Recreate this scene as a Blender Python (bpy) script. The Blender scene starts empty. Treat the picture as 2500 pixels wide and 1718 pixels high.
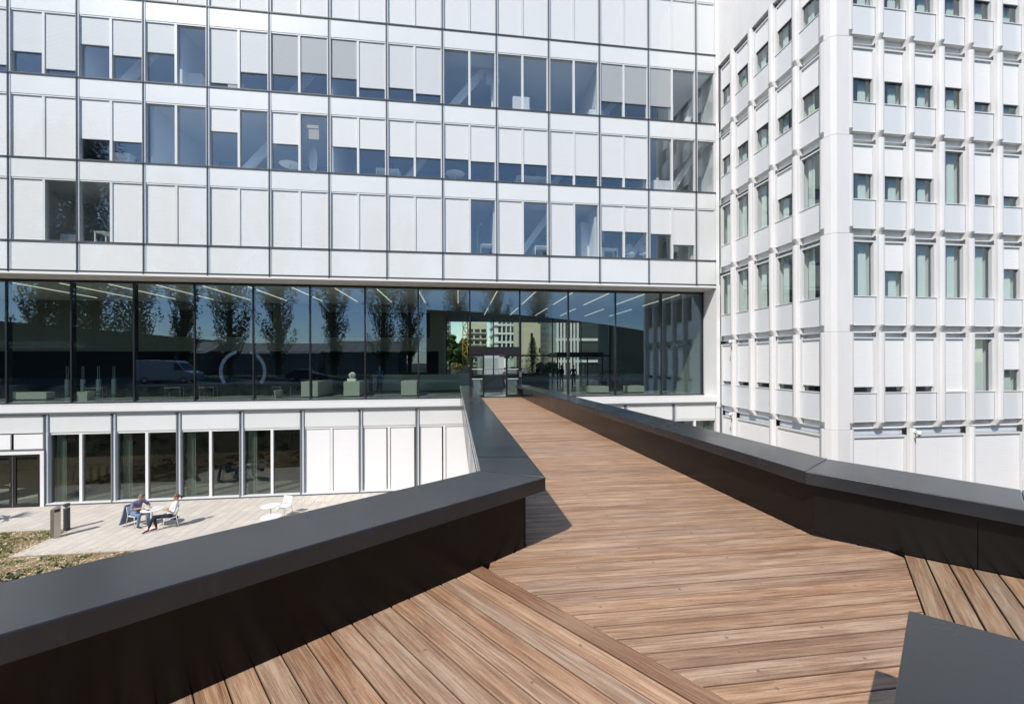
import bpy, bmesh, math, random
from mathutils import Vector, Matrix
R = math.radians
random.seed(7)
scene = bpy.context.scene
col = scene.collection

# ------------------------------------------------------------------ camera, sky, sun, exposure
CAM_H = 6.561
cam_data = bpy.data.cameras.new('camera')
cam = bpy.data.objects.new('camera', cam_data)
col.objects.link(cam)
cam_data.sensor_width = 36.0
cam_data.lens = 36.0 * 1020.6 / 2500.0
cam_data.shift_y = 25.1 / 2500.0
cam_data.clip_start = 0.05
cam_data.clip_end = 2000
cam.matrix_world = (Matrix.Translation((0, 0, CAM_H)) @ Matrix.Rotation(-0.1271, 4, 'Z')
                    @ Matrix.Rotation(R(90), 4, 'X') @ Matrix.Rotation(-0.0029, 4, 'Z'))
scene.camera = cam

SUN_DIR = Vector((-0.62 * 0.695, -0.785 * 0.695, 0.719)).normalized()   # towards the sun
SUN_EL = math.asin(SUN_DIR.z)
SUN_AZ = math.atan2(SUN_DIR.x, SUN_DIR.y)      # clockwise from +Y
world = bpy.data.worlds.new('World')
scene.world = world
world.use_nodes = True
wn = world.node_tree
bg = wn.nodes['Background']
sky = wn.nodes.new('ShaderNodeTexSky')
sky.sky_type = 'NISHITA'
sky.sun_disc = False
sky.sun_elevation = SUN_EL
sky.sun_rotation = SUN_AZ
sky.air_density = 1.0
sky.dust_density = 0.15
sky.ozone_density = 2.0
wn.links.new(sky.outputs[0], bg.inputs[0])
bg.inputs[1].default_value = 0.145

sun_data = bpy.data.lights.new('sun', 'SUN')
sun_data.energy = 4.1
sun_data.angle = R(0.53)
sun_data.color = (1.0, 0.94, 0.86)
sun = bpy.data.objects.new('sun', sun_data)
col.objects.link(sun)
sun.rotation_euler = SUN_DIR.to_track_quat('Z', 'Y').to_euler()
sun.location = (-20, -25, 40)

scene.view_settings.view_transform = 'Standard'
scene.view_settings.look = 'None'
scene.view_settings.exposure = 0.22
scene.view_settings.gamma = 1.0
scene.cycles.max_bounces = 10
scene.cycles.diffuse_bounces = 4
scene.cycles.glossy_bounces = 5
scene.cycles.transmission_bounces = 6
scene.cycles.transparent_max_bounces = 40
scene.cycles.caustics_reflective = False
scene.cycles.caustics_refractive = False
scene.cycles.sample_clamp_indirect = 6.0

# ------------------------------------------------------------------ materials
MATS = {}


class NT:
    def __init__(self, name):
        self.m = bpy.data.materials.new(name)
        self.m.use_nodes = True
        self.t = self.m.node_tree
        self.b = self.t.nodes['Principled BSDF']
        self.out = self.t.nodes['Material Output']
        MATS[name] = self.m

    def n(self, typ, **kw):
        nd = self.t.nodes.new(typ)
        for k, v in kw.items():
            if k.startswith('i_'):
                key = k[2:]
                key = int(key) if key.isdigit() else key
                nd.inputs[key].default_value = v
            else:
                setattr(nd, k, v)
        return nd

    def l(self, a, ao, b, bi):
        self.t.links.new(a.outputs[ao], b.inputs[bi])

    def math(self, op, a, b=None, clamp=False):
        nd = self.t.nodes.new('ShaderNodeMath')
        nd.operation = op
        nd.use_clamp = clamp
        for i, v in enumerate((a, b)):
            if v is None:
                continue
            if isinstance(v, (int, float)):
                nd.inputs[i].default_value = v
            else:
                self.t.links.new(v, nd.inputs[i])
        return nd.outputs[0]

    def coords(self, which='Object', scale=(1, 1, 1), rnd=False):
        tc = self.n('ShaderNodeTexCoord')
        mp = self.n('ShaderNodeMapping')
        mp.inputs['Scale'].default_value = scale
        self.t.links.new(tc.outputs[which], mp.inputs[0])
        if rnd:
            oi = self.n('ShaderNodeObjectInfo')
            mul = self.n('ShaderNodeVectorMath', operation='SCALE')
            cmb = self.n('ShaderNodeCombineXYZ')
            for k in range(3):
                self.t.links.new(oi.outputs['Random'], cmb.inputs[k])
            self.t.links.new(cmb.outputs[0], mul.inputs[0])
            mul.inputs['Scale'].default_value = 97.0
            self.t.links.new(mul.outputs[0], mp.inputs['Location'])
        return mp.outputs[0]

    def noise(self, vec, scale, detail=4, rough=0.55, dist=0.0):
        nd = self.n('ShaderNodeTexNoise')
        nd.inputs['Scale'].default_value = scale
        nd.inputs['Detail'].default_value = detail
        nd.inputs['Roughness'].default_value = rough
        nd.inputs['Distortion'].default_value = dist
        if vec is not None:
            self.t.links.new(vec, nd.inputs['Vector'])
        return nd.outputs['Fac']

    def ramp(self, fac, stops):
        nd = self.n('ShaderNodeValToRGB')
        cr = nd.color_ramp
        while len(cr.elements) < len(stops):
            cr.elements.new(0.5)
        for e, (p, c) in zip(cr.elements, stops):
            e.position = p
            e.color = (*c, 1)
        self.t.links.new(fac, nd.inputs[0])
        return nd.outputs[0]

    def mix(self, fac, a, b, mode='MIX'):
        nd = self.n('ShaderNodeMixRGB', blend_type=mode)
        for i, v in enumerate((fac, a, b)):
            if isinstance(v, (int, float)):
                nd.inputs[i].default_value = v
            elif isinstance(v, tuple):
                nd.inputs[i].default_value = (*v, 1)
            else:
                self.t.links.new(v, nd.inputs[i])
        return nd.outputs[0]

    def bump(self, height, strength=0.3, dist=0.01):
        nd = self.n('ShaderNodeBump')
        nd.inputs['Strength'].default_value = strength
        nd.inputs['Distance'].default_value = dist
        self.t.links.new(height, nd.inputs['Height'])
        self.t.links.new(nd.outputs[0], self.b.inputs['Normal'])
        return nd

    def set(self, color=None, rough=None, metal=None, spec=None):
        if color is not None:
            if isinstance(color, tuple):
                self.b.inputs['Base Color'].default_value = (*color, 1)
            else:
                self.t.links.new(color, self.b.inputs['Base Color'])
        if rough is not None:
            if isinstance(rough, (int, float)):
                self.b.inputs['Roughness'].default_value = rough
            else:
                self.t.links.new(rough, self.b.inputs['Roughness'])
        if metal is not None:
            self.b.inputs['Metallic'].default_value = metal
        if spec is not None:
            self.b.inputs['Specular IOR Level'].default_value = spec
        return self


def paint(name, c, rough=0.4, var=0.06, scale=0.7, metal=0.0, spec=0.5, streak=False, bump=0.0):
    """painted / coated surface with faint large-scale unevenness and dust"""
    k = NT(name)
    v = k.coords('Object', (1, 1, 0.25) if streak else (1, 1, 1), rnd=True)
    f = k.noise(v, scale, 6, 0.6)
    lo = tuple(x * (1 - var) for x in c)
    hi = tuple(min(x * (1 + var), 0.9) for x in c)
    c1 = k.ramp(f, [(0.3, lo), (0.7, hi)])
    oi = k.n('ShaderNodeObjectInfo')
    tn = k.ramp(oi.outputs['Random'], [(0.0, (1 - var * .9,) * 3), (1.0, (1.0, 1.0, 1.0))])
    c1 = k.mix(1.0, c1, tn, 'MULTIPLY')
    k.set(c1, None, metal, spec)
    f2 = k.noise(v, scale * 9, 4, 0.6)
    rr = k.math('ADD', k.math('MULTIPLY', f2, 0.16), rough - 0.08)
    k.set(rough=rr)
    if bump:
        k.bump(k.noise(v, 60, 3), bump, 0.004)
    return k


def glass(name, tint, r0, refl=(1, 1, 1), wav=0.0012):
    k = NT(name)
    t = k.t
    t.nodes.remove(k.b)
    tr = k.n('ShaderNodeBsdfTransparent')
    tr.inputs[0].default_value = (*tint, 1)
    gl = k.n('ShaderNodeBsdfGlossy')
    gl.inputs[0].default_value = (*refl, 1)
    gl.inputs['Roughness'].default_value = 0.0
    lw = k.n('ShaderNodeLayerWeight', i_Blend=0.5)
    p = k.math('POWER', lw.outputs['Facing'], 5.0)
    fac = k.math('ADD', k.math('MULTIPLY', p, 1 - r0), r0, True)
    mx = k.n('ShaderNodeMixShader')
    t.links.new(fac, mx.inputs[0])
    t.links.new(tr.outputs[0], mx.inputs[1])
    t.links.new(gl.outputs[0], mx.inputs[2])
    t.links.new(mx.outputs[0], k.out.inputs[0])
    if wav:
        nz = k.noise(k.coords('Object', (1, 1, 0.6), rnd=True), 0.55, 2, 0.4)
        bp = k.n('ShaderNodeBump')
        bp.inputs['Strength'].default_value = 1.0
        bp.inputs['Distance'].default_value = wav
        t.links.new(nz, bp.inputs['Height'])
        t.links.new(bp.outputs[0], gl.inputs['Normal'])
    return k


def emit(name, c, s, base=0.8):
    k = NT(name)
    k.set((base, base, base), 0.5)
    k.b.inputs['Emission Color'].default_value = (*c, 1)
    k.b.inputs['Emission Strength'].default_value = s


paint('white_metal', (0.80, 0.795, 0.785), 0.38, 0.03)
paint('white_panel', (0.885, 0.88, 0.87), 0.30, 0.03, 0.5)
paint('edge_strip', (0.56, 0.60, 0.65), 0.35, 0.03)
paint('wing_white', (0.755, 0.74, 0.73), 0.30, 0.05, 1.2, streak=True)
paint('wing_panel', (0.70, 0.715, 0.73), 0.16, 0.02, 0.4)
paint('wing_alu', (0.64, 0.65, 0.655), 0.35, 0.02, 0.4)
paint('dark_frame', (0.045, 0.046, 0.05), 0.4, 0.15)
paint('black_frame', (0.016, 0.016, 0.018), 0.38, 0.2)
paint('mullion_grey', (0.17, 0.175, 0.18), 0.38, 0.08)
paint('mullion_light', (0.5, 0.52, 0.54), 0.35, 0.05)
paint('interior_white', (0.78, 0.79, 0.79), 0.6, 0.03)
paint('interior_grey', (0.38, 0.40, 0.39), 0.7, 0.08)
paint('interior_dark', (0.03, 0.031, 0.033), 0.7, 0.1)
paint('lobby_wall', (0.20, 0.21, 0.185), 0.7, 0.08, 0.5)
paint('lobby_floor', (0.30, 0.30, 0.275), 0.22, 0.06)
paint('plinth', (0.36, 0.39, 0.36), 0.45, 0.04)
paint('stainless', (0.52, 0.50, 0.45), 0.34, 0.08, 1.5, metal=0.9, streak=True)
paint('bollard_grey', (0.06, 0.06, 0.075), 0.45, 0.1)
paint('chair_white', (0.82, 0.82, 0.80), 0.4, 0.03)
paint('yellow_paint', (0.62, 0.36, 0.02), 0.5, 0.1)
paint('red_paint', (0.45, 0.05, 0.03), 0.5, 0.1)
paint('orange_paint', (0.75, 0.11, 0.03), 0.5, 0.1)
paint('green_plastic', (0.42, 0.62, 0.08), 0.4, 0.05)
paint('pink_plastic', (0.65, 0.16, 0.25), 0.4, 0.05)
paint('van_white', (0.50, 0.52, 0.56), 0.25, 0.03)
paint('car_dark', (0.03, 0.035, 0.05), 0.2, 0.05)
paint('rubber', (0.02, 0.02, 0.02), 0.8, 0.1)
paint('beige_render', (0.60, 0.56, 0.42), 0.8, 0.04, 0.2)
paint('white_concrete', (0.72, 0.72, 0.70), 0.7, 0.04, 0.2)
paint('grey_concrete', (0.42, 0.42, 0.42), 0.8, 0.08, 0.2)
paint('window_dark', (0.03, 0.035, 0.04), 0.1, 0.1)
paint('brown_roof', (0.30, 0.24, 0.19), 0.8, 0.12, 0.3)
paint('dark_roof', (0.03, 0.03, 0.032), 0.6, 0.1, 0.3)
paint('joint_sand', (0.26, 0.23, 0.19), 0.9, 0.1, 3)
paint('asphalt', (0.055, 0.055, 0.056), 0.85, 0.12, 0.8)
paint('skin', (0.52, 0.27, 0.18), 0.5, 0.06, 6)
paint('shirt_blue', (0.19, 0.21, 0.33), 0.8, 0.12, 14)
paint('shirt_white', (0.76, 0.75, 0.79), 0.8, 0.05, 12)
paint('denim', (0.16, 0.24, 0.38), 0.85, 0.22, 10)
paint('tape_red', (0.75, 0.18, 0.16), 0.5, 0.05, 4)
paint('navy_cloth', (0.013, 0.016, 0.03), 0.85, 0.2, 10)
paint('red_cloth', (0.55, 0.015, 0.03), 0.8, 0.1, 10)
paint('shoe_leather', (0.035, 0.022, 0.015), 0.4, 0.2, 10)
paint('hair_grey', (0.24, 0.20, 0.16), 0.7, 0.3, 30)
paint('hair_brown', (0.17, 0.085, 0.035), 0.6, 0.25, 30)
paint('jacket_cloth', (0.20, 0.24, 0.34), 0.85, 0.25, 8)
paint('blue_shirt', (0.02, 0.08, 0.2), 0.8, 0.1, 10)
paint('black_cloth', (0.012, 0.012, 0.013), 0.85, 0.2, 10)
paint('paper', (0.7, 0.7, 0.68), 0.7, 0.05, 10)
paint('bark', (0.10, 0.075, 0.055), 0.9, 0.3, 3)
paint('plug_wood', (0.27, 0.18, 0.12), 0.6, 0.15, 8)
paint('cream_object', (0.6, 0.48, 0.32), 0.5, 0.1, 4)
emit('light_strip', (1.0, 0.93, 0.78), 0.75)
emit('led_screen', (0.45, 0.62, 1.0), 0.16, 0.03)
paint('exit_white', (0.8, 0.8, 0.78), 0.5, 0.03)
glass('glass_skin', (0.985, 0.99, 0.99), 0.022, (0.92, 0.97, 1.0))
glass('glass_inner', (0.95, 0.965, 0.97), 0.095, (0.80, 0.92, 1.0))
glass('glass_lobby', (0.875, 0.92, 0.88), 0.10, (0.52, 0.70, 0.98), 0.0006)
glass('glass_ground', (0.66, 0.70, 0.67), 0.07, (0.95, 1.0, 0.97))
glass('glass_wing', (0.93, 0.96, 0.95), 0.075, (0.9, 0.96, 1.0), 0.0008)
glass('glass_clear', (0.94, 0.965, 0.945), 0.04)

# blinds: fine horizontal slats
for nm, c, ad in (('blind_white', (0.83, 0.825, 0.825), 0.3), ('blind_mid', (0.70, 0.705, 0.725), 0.3), ('blind_grey', (0.44, 0.45, 0.46), 0.3)):
    k = NT(nm)
    v = k.coords('Object', (1, 1, 1))
    sx = k.n('ShaderNodeSeparateXYZ')
    k.t.links.new(v, sx.inputs[0])
    wob = k.noise(k.coords('Object', (0.35, 0.35, 2.5), rnd=True), 5.0, 3)
    zz = k.math('ADD', k.math('MULTIPLY', sx.outputs[2], 1.0), k.math('MULTIPLY', wob, 0.012))
    sn = k.math('SINE', k.math('MULTIPLY', zz, 2 * math.pi / 0.06))
    f = k.math('ADD', k.math('MULTIPLY', sn, 0.5), 0.5)
    big = k.noise(k.coords('Object', (0.8, 0.8, 4.0), rnd=True), 1.8, 4)
    cc = k.ramp(k.math('ADD', k.math('MULTIPLY', f, 0.55), k.math('MULTIPLY', big, 0.6)),
                [(0.15, tuple(x * 0.93 for x in c)), (0.8, c)])
    k.set(cc, 0.6)
    k.bump(f, 0.22, 0.01)

# pleated curtain
k = NT('curtain')
sx = k.n('ShaderNodeSeparateXYZ')
k.t.links.new(k.coords('Object'), sx.inputs[0])
nz = k.noise(k.coords('Object', (7, 7, 0.15)), 2.0, 3)
k.set(k.ramp(nz, [(0.3, (0.32, 0.36, 0.32)), (0.7, (0.55, 0.60, 0.55))]), 0.8)

paint('curtain_pale', (0.62, 0.68, 0.65), 0.8, 0.06, 2)
# dark painted steel: copings and parapet plates
for nm, c, r0, bs in (('coping_steel', (0.020, 0.0225, 0.0265), 0.17, 0.2), ('parapet_steel', (0.006, 0.0052, 0.0052), 0.17, 0.02)):
    k = NT(nm)
    v = k.coords('Object', (1, 1, 1))
    f = k.noise(v, 1.3, 6, 0.65, 0.4)
    f2 = k.noise(v, 260, 2, 0.5)
    f3 = k.noise(v, 7, 5, 0.7)
    big = k.noise(v, 0.55, 3, 0.5, 0.6)          # broad sheen changes in the paint film
    marks = k.ramp(k.noise(k.coords('Object', (1, 1, 0.4)), 3.2, 7, 0.72, 1.2), [(0.58, (0, 0, 0)), (0.74, (1, 1, 1))])   # dried water marks
    cc = k.ramp(f, [(0.3, tuple(x * 0.75 for x in c)), (0.75, tuple(x * 1.3 for x in c))])
    cc = k.mix(k.math('MULTIPLY', marks, 0.35), cc, tuple(x * 2.3 + 0.004 for x in c))
    rg = k.math('ADD', k.math('ADD', k.math('MULTIPLY', big, 0.34), k.math('MULTIPLY', marks, 0.10)), r0 - 0.13)
    k.set(cc, rg, 0.0, 0.5)
    k.b.inputs['Specular IOR Level'].default_value = 0.55 if nm == 'coping_steel' else 0.26
    k.bump(f2, bs, 0.002)

# weathered hardwood decking (local x runs along the board)
k = NT('deck_wood')
oi = k.n('ShaderNodeObjectInfo')
v1 = k.coords('Object', (0.9, 14, 14), rnd=True)
v2 = k.coords('Object', (2.2, 75, 75), rnd=True)
v3 = k.coords('Object', (1.3, 5, 5), rnd=True)
v4 = k.coords('Object', (60, 160, 160), rnd=True)
v5 = k.coords('Object', (0.7, 30, 30), rnd=True)
warp = k.noise(v3, 1.3, 3, 0.5)
n1 = k.noise(v1, 1.6, 6, 0.62, 1.4)
n2 = k.noise(v2, 1.6, 4, 0.6, 0.5)
n4 = k.noise(v4, 1.0, 2, 0.6)
n5 = k.noise(v5, 1.7, 5, 0.65, 0.8)
g = k.math('ADD', k.math('ADD', k.math('MULTIPLY', n1, 0.36), k.math('MULTIPLY', n2, 0.30)),
           k.math('ADD', k.math('MULTIPLY', warp, 0.12), k.math('MULTIPLY', n5, 0.35)))
g = k.math('ADD', g, k.math('MULTIPLY', n4, 0.10))
base = k.ramp(g, [(0.43, (0.075, 0.036, 0.018)), (0.51, (0.245, 0.122, 0.066)), (0.59, (0.40, 0.243, 0.150)), (0.69, (0.59, 0.435, 0.318))])
greyed = k.mix(k.math('MULTIPLY', k.noise(v3, 0.8, 3), 0.32), base, (0.42, 0.35, 0.28))
tone = k.ramp(oi.outputs['Random'], [(0.0, (0.70, 0.61, 0.54)), (0.22, (1.0, 0.95, 0.90)), (0.42, (0.86, 0.84, 0.81)),
                                     (0.6, (1.08, 0.95, 0.83)), (0.8, (0.84, 0.73, 0.63)), (1.0, (1.04, 0.98, 0.91))])
cw = k.mix(1.0, greyed, tone, 'MULTIPLY')
sx = k.n('ShaderNodeSeparateXYZ')
k.t.links.new(k.coords('Object'), sx.inputs[0])
ay = k.math('ABSOLUTE', sx.outputs[1])
gro = k.math('SINE', k.math('MULTIPLY', ay, 2 * math.pi / 0.0068))
band = k.math('MULTIPLY', k.math('GREATER_THAN', ay, 0.024), k.math('LESS_THAN', ay, 0.052))
worn = k.ramp(k.noise(k.coords('Object', (0.55, 0.8, 1), rnd=True), 1.4, 3), [(0.42, (0, 0, 0)), (0.58, (1, 1, 1))])
grb = k.math('MULTIPLY', k.math('MULTIPLY', k.math('GREATER_THAN', gro, 0.45), band), worn)
cw2 = k.mix(k.math('MULTIPLY', grb, 0.6), cw, (0.09, 0.05, 0.03))
edg = k.ramp(k.math('ADD', ay, k.math('MULTIPLY', n2, 0.006)), [(0.0615, (0, 0, 0)), (0.068, (1, 1, 1))])
cw2 = k.mix(k.math('MULTIPLY', edg, 0.75), cw2, (0.05, 0.028, 0.018))
stn = k.ramp(k.noise(k.coords('Object', (1.6, 9, 9), rnd=True), 1.1, 5, 0.7), [(0.56, (0, 0, 0)), (0.72, (1, 1, 1))])
cw2 = k.mix(k.math('MULTIPLY', stn, 0.45), cw2, (0.13, 0.085, 0.06))
k.set(cw2, k.math('ADD', k.math('MULTIPLY', n2, 0.25), 0.40), 0, 0.5)
hh = k.math('SUBTRACT', k.math('ADD', k.math('MULTIPLY', n2, 0.6), k.math('MULTIPLY', n1, 0.4)), k.math('MULTIPLY', grb, 1.0))
k.bump(hh, 0.5, 0.004)

# two further batches of boards: a dark border board and greyer weathered boards
for nm, c in (('deck_wood_dark', (0.66, 0.58, 0.53)), ('deck_wood_grey', (0.80, 0.83, 0.82))):
    m2 = MATS['deck_wood'].copy()
    m2.name = nm
    MATS[nm] = m2
    nt2 = m2.node_tree
    bs2 = nt2.nodes['Principled BSDF']
    lk = bs2.inputs['Base Color'].links[0]
    mx2 = nt2.nodes.new('ShaderNodeMixRGB')
    mx2.blend_type = 'MULTIPLY'
    mx2.inputs[0].default_value = 1.0
    nt2.links.new(lk.from_socket, mx2.inputs[1])
    mx2.inputs[2].default_value = (*c, 1)
    nt2.links.new(mx2.outputs[0], bs2.inputs['Base Color'])

# paving slab
k = NT('paving')
oi = k.n('ShaderNodeObjectInfo')
v = k.coords('Object', (1, 1, 1), rnd=True)
f = k.noise(v, 3.5, 6, 0.65)
c1 = k.ramp(f, [(0.25, (0.58, 0.53, 0.465)), (0.75, (0.68, 0.635, 0.57))])
tn = k.ramp(oi.outputs['Random'], [(0, (0.90, 0.90, 0.90)), (0.5, (1.0, 0.98, 0.96)), (1, (1.04, 1.03, 1.0))])
k.set(k.mix(1.0, c1, tn, 'MULTIPLY'), 0.75)
k.bump(k.noise(v, 120, 3), 0.25, 0.003)

# mulch, grass, leaves, soil
k = NT('mulch_soil')
v = k.coords('Object')
f = k.noise(v, 14, 6, 0.7)
f2 = k.noise(v, 0.9, 4, 0.6)
c1 = k.ramp(f, [(0.3, (0.17, 0.115, 0.06)), (0.55, (0.38, 0.29, 0.17)), (0.75, (0.52, 0.43, 0.27))])
c2 = k.ramp(f, [(0.3, (0.05, 0.055, 0.02)), (0.7, (0.16, 0.17, 0.06))])
k.set(k.mix(k.ramp(f2, [(0.52, (0, 0, 0)), (0.75, (0.7, 0.7, 0.7))]), c1, c2), 0.95)
k.bump(f, 0.8, 0.04)
for nm, a, b in (('wood_chip', (0.32, 0.21, 0.11), (0.78, 0.65, 0.43)),):
    k = NT(nm)
    gi = k.n('ShaderNodeNewGeometry')
    k.set(k.ramp(gi.outputs['Random Per Island'], [(0.1, a), (0.9, b)]), 0.9)
for nm, a, b in (('leaf_poplar', (0.022, 0.036, 0.012), (0.06, 0.085, 0.03)), ('leaf_tree', (0.045, 0.085, 0.02), (0.11, 0.17, 0.05)),
                 ('leaf_pine', (0.03, 0.05, 0.02), (0.075, 0.10, 0.045)), ('leaf_cover', (0.10, 0.115, 0.03), (0.34, 0.35, 0.12)),
                 ('leaf_yucca', (0.05, 0.08, 0.03), (0.13, 0.16, 0.06))):
    k = NT(nm)
    gi = k.n('ShaderNodeNewGeometry')
    k.set(k.ramp(gi.outputs['Random Per Island'], [(0.0, a), (1.0, b)]), 0.65)
k = NT('bank_planting')
v = k.coords('Object')
k.set(k.ramp(k.noise(v, 3.0, 8, 0.75), [(0.35, (0.02, 0.017, 0.009)), (0.6, (0.065, 0.06, 0.025)), (0.8, (0.13, 0.10, 0.055))]), 0.95)
k.bump(k.noise(v, 6, 6, 0.7), 0.8, 0.1)
k = NT('lawn')
v = k.coords('Object')
k.set(k.ramp(k.noise(v, 0.7, 8, 0.7), [(0.3, (0.045, 0.065, 0.02)), (0.7, (0.11, 0.13, 0.045))]), 0.95)

# ------------------------------------------------------------------ mesh helpers


class MB:
    def __init__(self):
        self.v, self.f, self.m = [], [], []

    def add(self, vs, fs, mi=0):
        o = len(self.v)
        self.v += [tuple(p) for p in vs]
        self.f += [tuple(i + o for i in q) for q in fs]
        self.m += [mi] * len(fs)
        return self

    def box(self, x0, x1, y0, y1, z0, z1, mi=0):
        x0, x1 = min(x0, x1), max(x0, x1)
        y0, y1 = min(y0, y1), max(y0, y1)
        z0, z1 = min(z0, z1), max(z0, z1)
        return self.add([(x0, y0, z0), (x1, y0, z0), (x1, y1, z0), (x0, y1, z0), (x0, y0, z1), (x1, y0, z1), (x1, y1, z1), (x0, y1, z1)],
                        [(0, 3, 2, 1), (4, 5, 6, 7), (0, 1, 5, 4), (1, 2, 6, 5), (2, 3, 7, 6), (3, 0, 4, 7)], mi)

    def loft(self, rings, mi=0, caps=True, closed=True):
        """rings: list of equally long point lists"""
        n = len(rings[0])
        vs = [p for r in rings for p in r]
        fs = []
        for a in range(len(rings) - 1):
            for i in range(n if closed else n - 1):
                j = (i + 1) % n
                fs.append((a * n + i, a * n + j, (a + 1) * n + j, (a + 1) * n + i))
        if caps:
            fs.append(tuple(range(n - 1, -1, -1)))
            fs.append(tuple((len(rings) - 1) * n + i for i in range(n)))
        return self.add(vs, fs, mi)

    def prism(self, poly, z0, z1, mi=0):
        """poly: ccw xy points; z0/z1 numbers or functions of (x, y)"""
        a = z0 if callable(z0) else (lambda x, y: z0)
        b = z1 if callable(z1) else (lambda x, y: z1)
        return self.loft([[(x, y, a(x, y)) for x, y in poly], [(x, y, b(x, y)) for x, y in poly]], mi)

    def tube(self, pts, r, n=8, mi=0):
        pts = [Vector(p) for p in pts]
        rs = r if isinstance(r, (list, tuple)) else [r] * len(pts)
        rings = []
        up = Vector((0, 0, 1))
        for i, p in enumerate(pts):
            d = (pts[min(i + 1, len(pts) - 1)] - pts[max(i - 1, 0)]).normalized()
            s = d.cross(up if abs(d.z) < 0.95 else Vector((1, 0, 0))).normalized()
            t = s.cross(d)
            rings.append([tuple(p + (s * math.cos(2 * math.pi * k / n) + t * math.sin(2 * math.pi * k / n)) * rs[i]) for k in range(n)])
        return self.loft(rings, mi)

    def lathe(self, c, prof, n=20, mi=0):
        """prof: (radius, z) pairs upwards"""
        return self.loft([[(c[0] + r * math.cos(2 * math.pi * k / n), c[1] + r * math.sin(2 * math.pi * k / n), c[2] + z)
                           for k in range(n)] for r, z in prof], mi)

    def build(self, name, mat, parent=None, smooth=False, origin=None, bevel=0.0):
        """verts are world coordinates; origin (world) becomes the object's own origin"""
        pw = wloc(parent)
        o = Vector(origin) if origin is not None else pw
        me = bpy.data.meshes.new(name)
        me.from_pydata([tuple(Vector(p) - o) for p in self.v], [], self.f)
        for mm in (mat if isinstance(mat, (list, tuple)) else [mat]):
            me.materials.append(MATS[mm])
        if len(me.materials) > 1:
            for p, mi in zip(me.polygons, self.m):
                p.material_index = mi
        if smooth:
            for p in me.polygons:
                p.use_smooth = True
        me.validate()
        ob = bpy.data.objects.new(name, me)
        col.objects.link(ob)
        ob.location = o - pw
        if parent is not None:
            ob.parent = parent
        WLOC[ob.name] = o
        if bevel:
            bv = ob.modifiers.new('bevel', 'BEVEL')
            bv.width = bevel
            bv.segments = 2
            bv.limit_method = 'ANGLE'
        return ob


WLOC = {}


def wloc(o):
    return WLOC[o.name].copy() if o is not None else Vector((0, 0, 0))


def tag(o, label=None, cat=None, group=None, kind=None):
    if label:
        o['label'] = label
    if cat:
        o['category'] = cat
    if group:
        o['group'] = group
    if kind:
        o['kind'] = kind
    return o


def empty(name, loc, label, cat, group=None):
    o = bpy.data.objects.new(name, None)
    o.empty_display_size = 0.2
    col.objects.link(o)
    o.location = loc
    WLOC[o.name] = Vector(loc)
    return tag(o, label, cat, group)


def smooth_angle(ob, deg=40):
    ob.data.shade_auto_smooth(use_auto_smooth=True, angle=R(deg)) if hasattr(ob.data, 'shade_auto_smooth') else None


def copy_tree(o, delta, parent=None):
    c = o.copy()
    col.objects.link(c)
    WLOC[c.name] = WLOC[o.name] + Vector(delta)
    if parent is None:
        c.location = Vector(o.location) + Vector(delta)
    else:
        c.parent = parent
    for ch in list(o.children):
        copy_tree(ch, delta, c)
    return c


def shared(src, loc, parent, name=None):
    """a further piece that shares src's mesh; loc is its world origin"""
    c = bpy.data.objects.new(name or src.name.split('.')[0], src.data)
    col.objects.link(c)
    c.parent = parent
    c.location = Vector(loc) - wloc(parent)
    WLOC[c.name] = Vector(loc)
    return c


# ------------------------------------------------------------------ setting: ground, terrace, bank
def gz(y):
    if y < -1.0:
        return 4.35
    if y < 15.4:
        return 4.35 * (15.4 - y) / 16.4 - 0.03 * (y + 1) / 16.4
    if y < 45.0:
        return -0.03
    return 4.55


ys = [-900, -300, -120, -60, -30, -12, -6, -1, 2, 5, 8, 11, 13.5, 15.4, 16, 18, 22.3, 44.9, 45.0, 60, 90, 150, 300, 900]
xsg = [-900, -300, -120, -60, -40, -30, -24, -20, -16, -12, -8, -4, 0, 4, 8, 12, 16, 24, 40, 60, 120, 300, 900]
g = MB()
vs = [(x, y, gz(y)) for y in ys for x in xsg]
nx = len(xsg)
fs, ms = [], []
g.add(vs, [])
for j in range(len(ys) - 1):
    for i in range(nx - 1):
        g.f.append((j * nx + i, j * nx + i + 1, (j + 1) * nx + i + 1, (j + 1) * nx + i))
        ym = (ys[j] + ys[j + 1]) / 2
        g.m.append(2 if ym > 44 else (0 if ym > 13.5 else (3 if ym > -3 else (2 if ym > -12 else 1))))
tag(g.build('ground', ['mulch_soil', 'lawn', 'asphalt', 'bank_planting']), kind='structure')

# terrace with single paving slabs
terrace = MB()
terrace.box(-30, 14.6, 18.72, 21.8, -0.2, -0.012)
terrace.box(-15.2, 14.6, 16.26, 18.72, -0.2, -0.012)
terrace = tag(terrace.build('terrace', 'joint_sand'), kind='structure')
slab_mb = MB()
slab_mb.box(-0.1935, 0.1935, -0.2935, 0.2935, -0.03, 0.012)
first_slab = None
cells = []
for i in range(-15, 46):
    for j in range(0, 10):
        x = -15.0 + 0.4 * i
        y = 16.56 + 0.6 * j + (0.3 if i % 2 else 0.0)
        if y > 21.55 or (x < -15.1 and y < 19.0) or x > 5:
            continue
        cells.append((x, y))


def terrace_seen(c):
    v = Vector((c[0], c[1], -CAM_H))
    zz = v.x * 0.1268 + v.y * 0.9919
    px = 1250 + 1020.6 * (v.x * 0.9919 - v.y * 0.1268) / zz
    py = 884 + 1020.6 * CAM_H / zz
    return (py < 1408 - 0.22 * px) and px > -15


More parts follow.
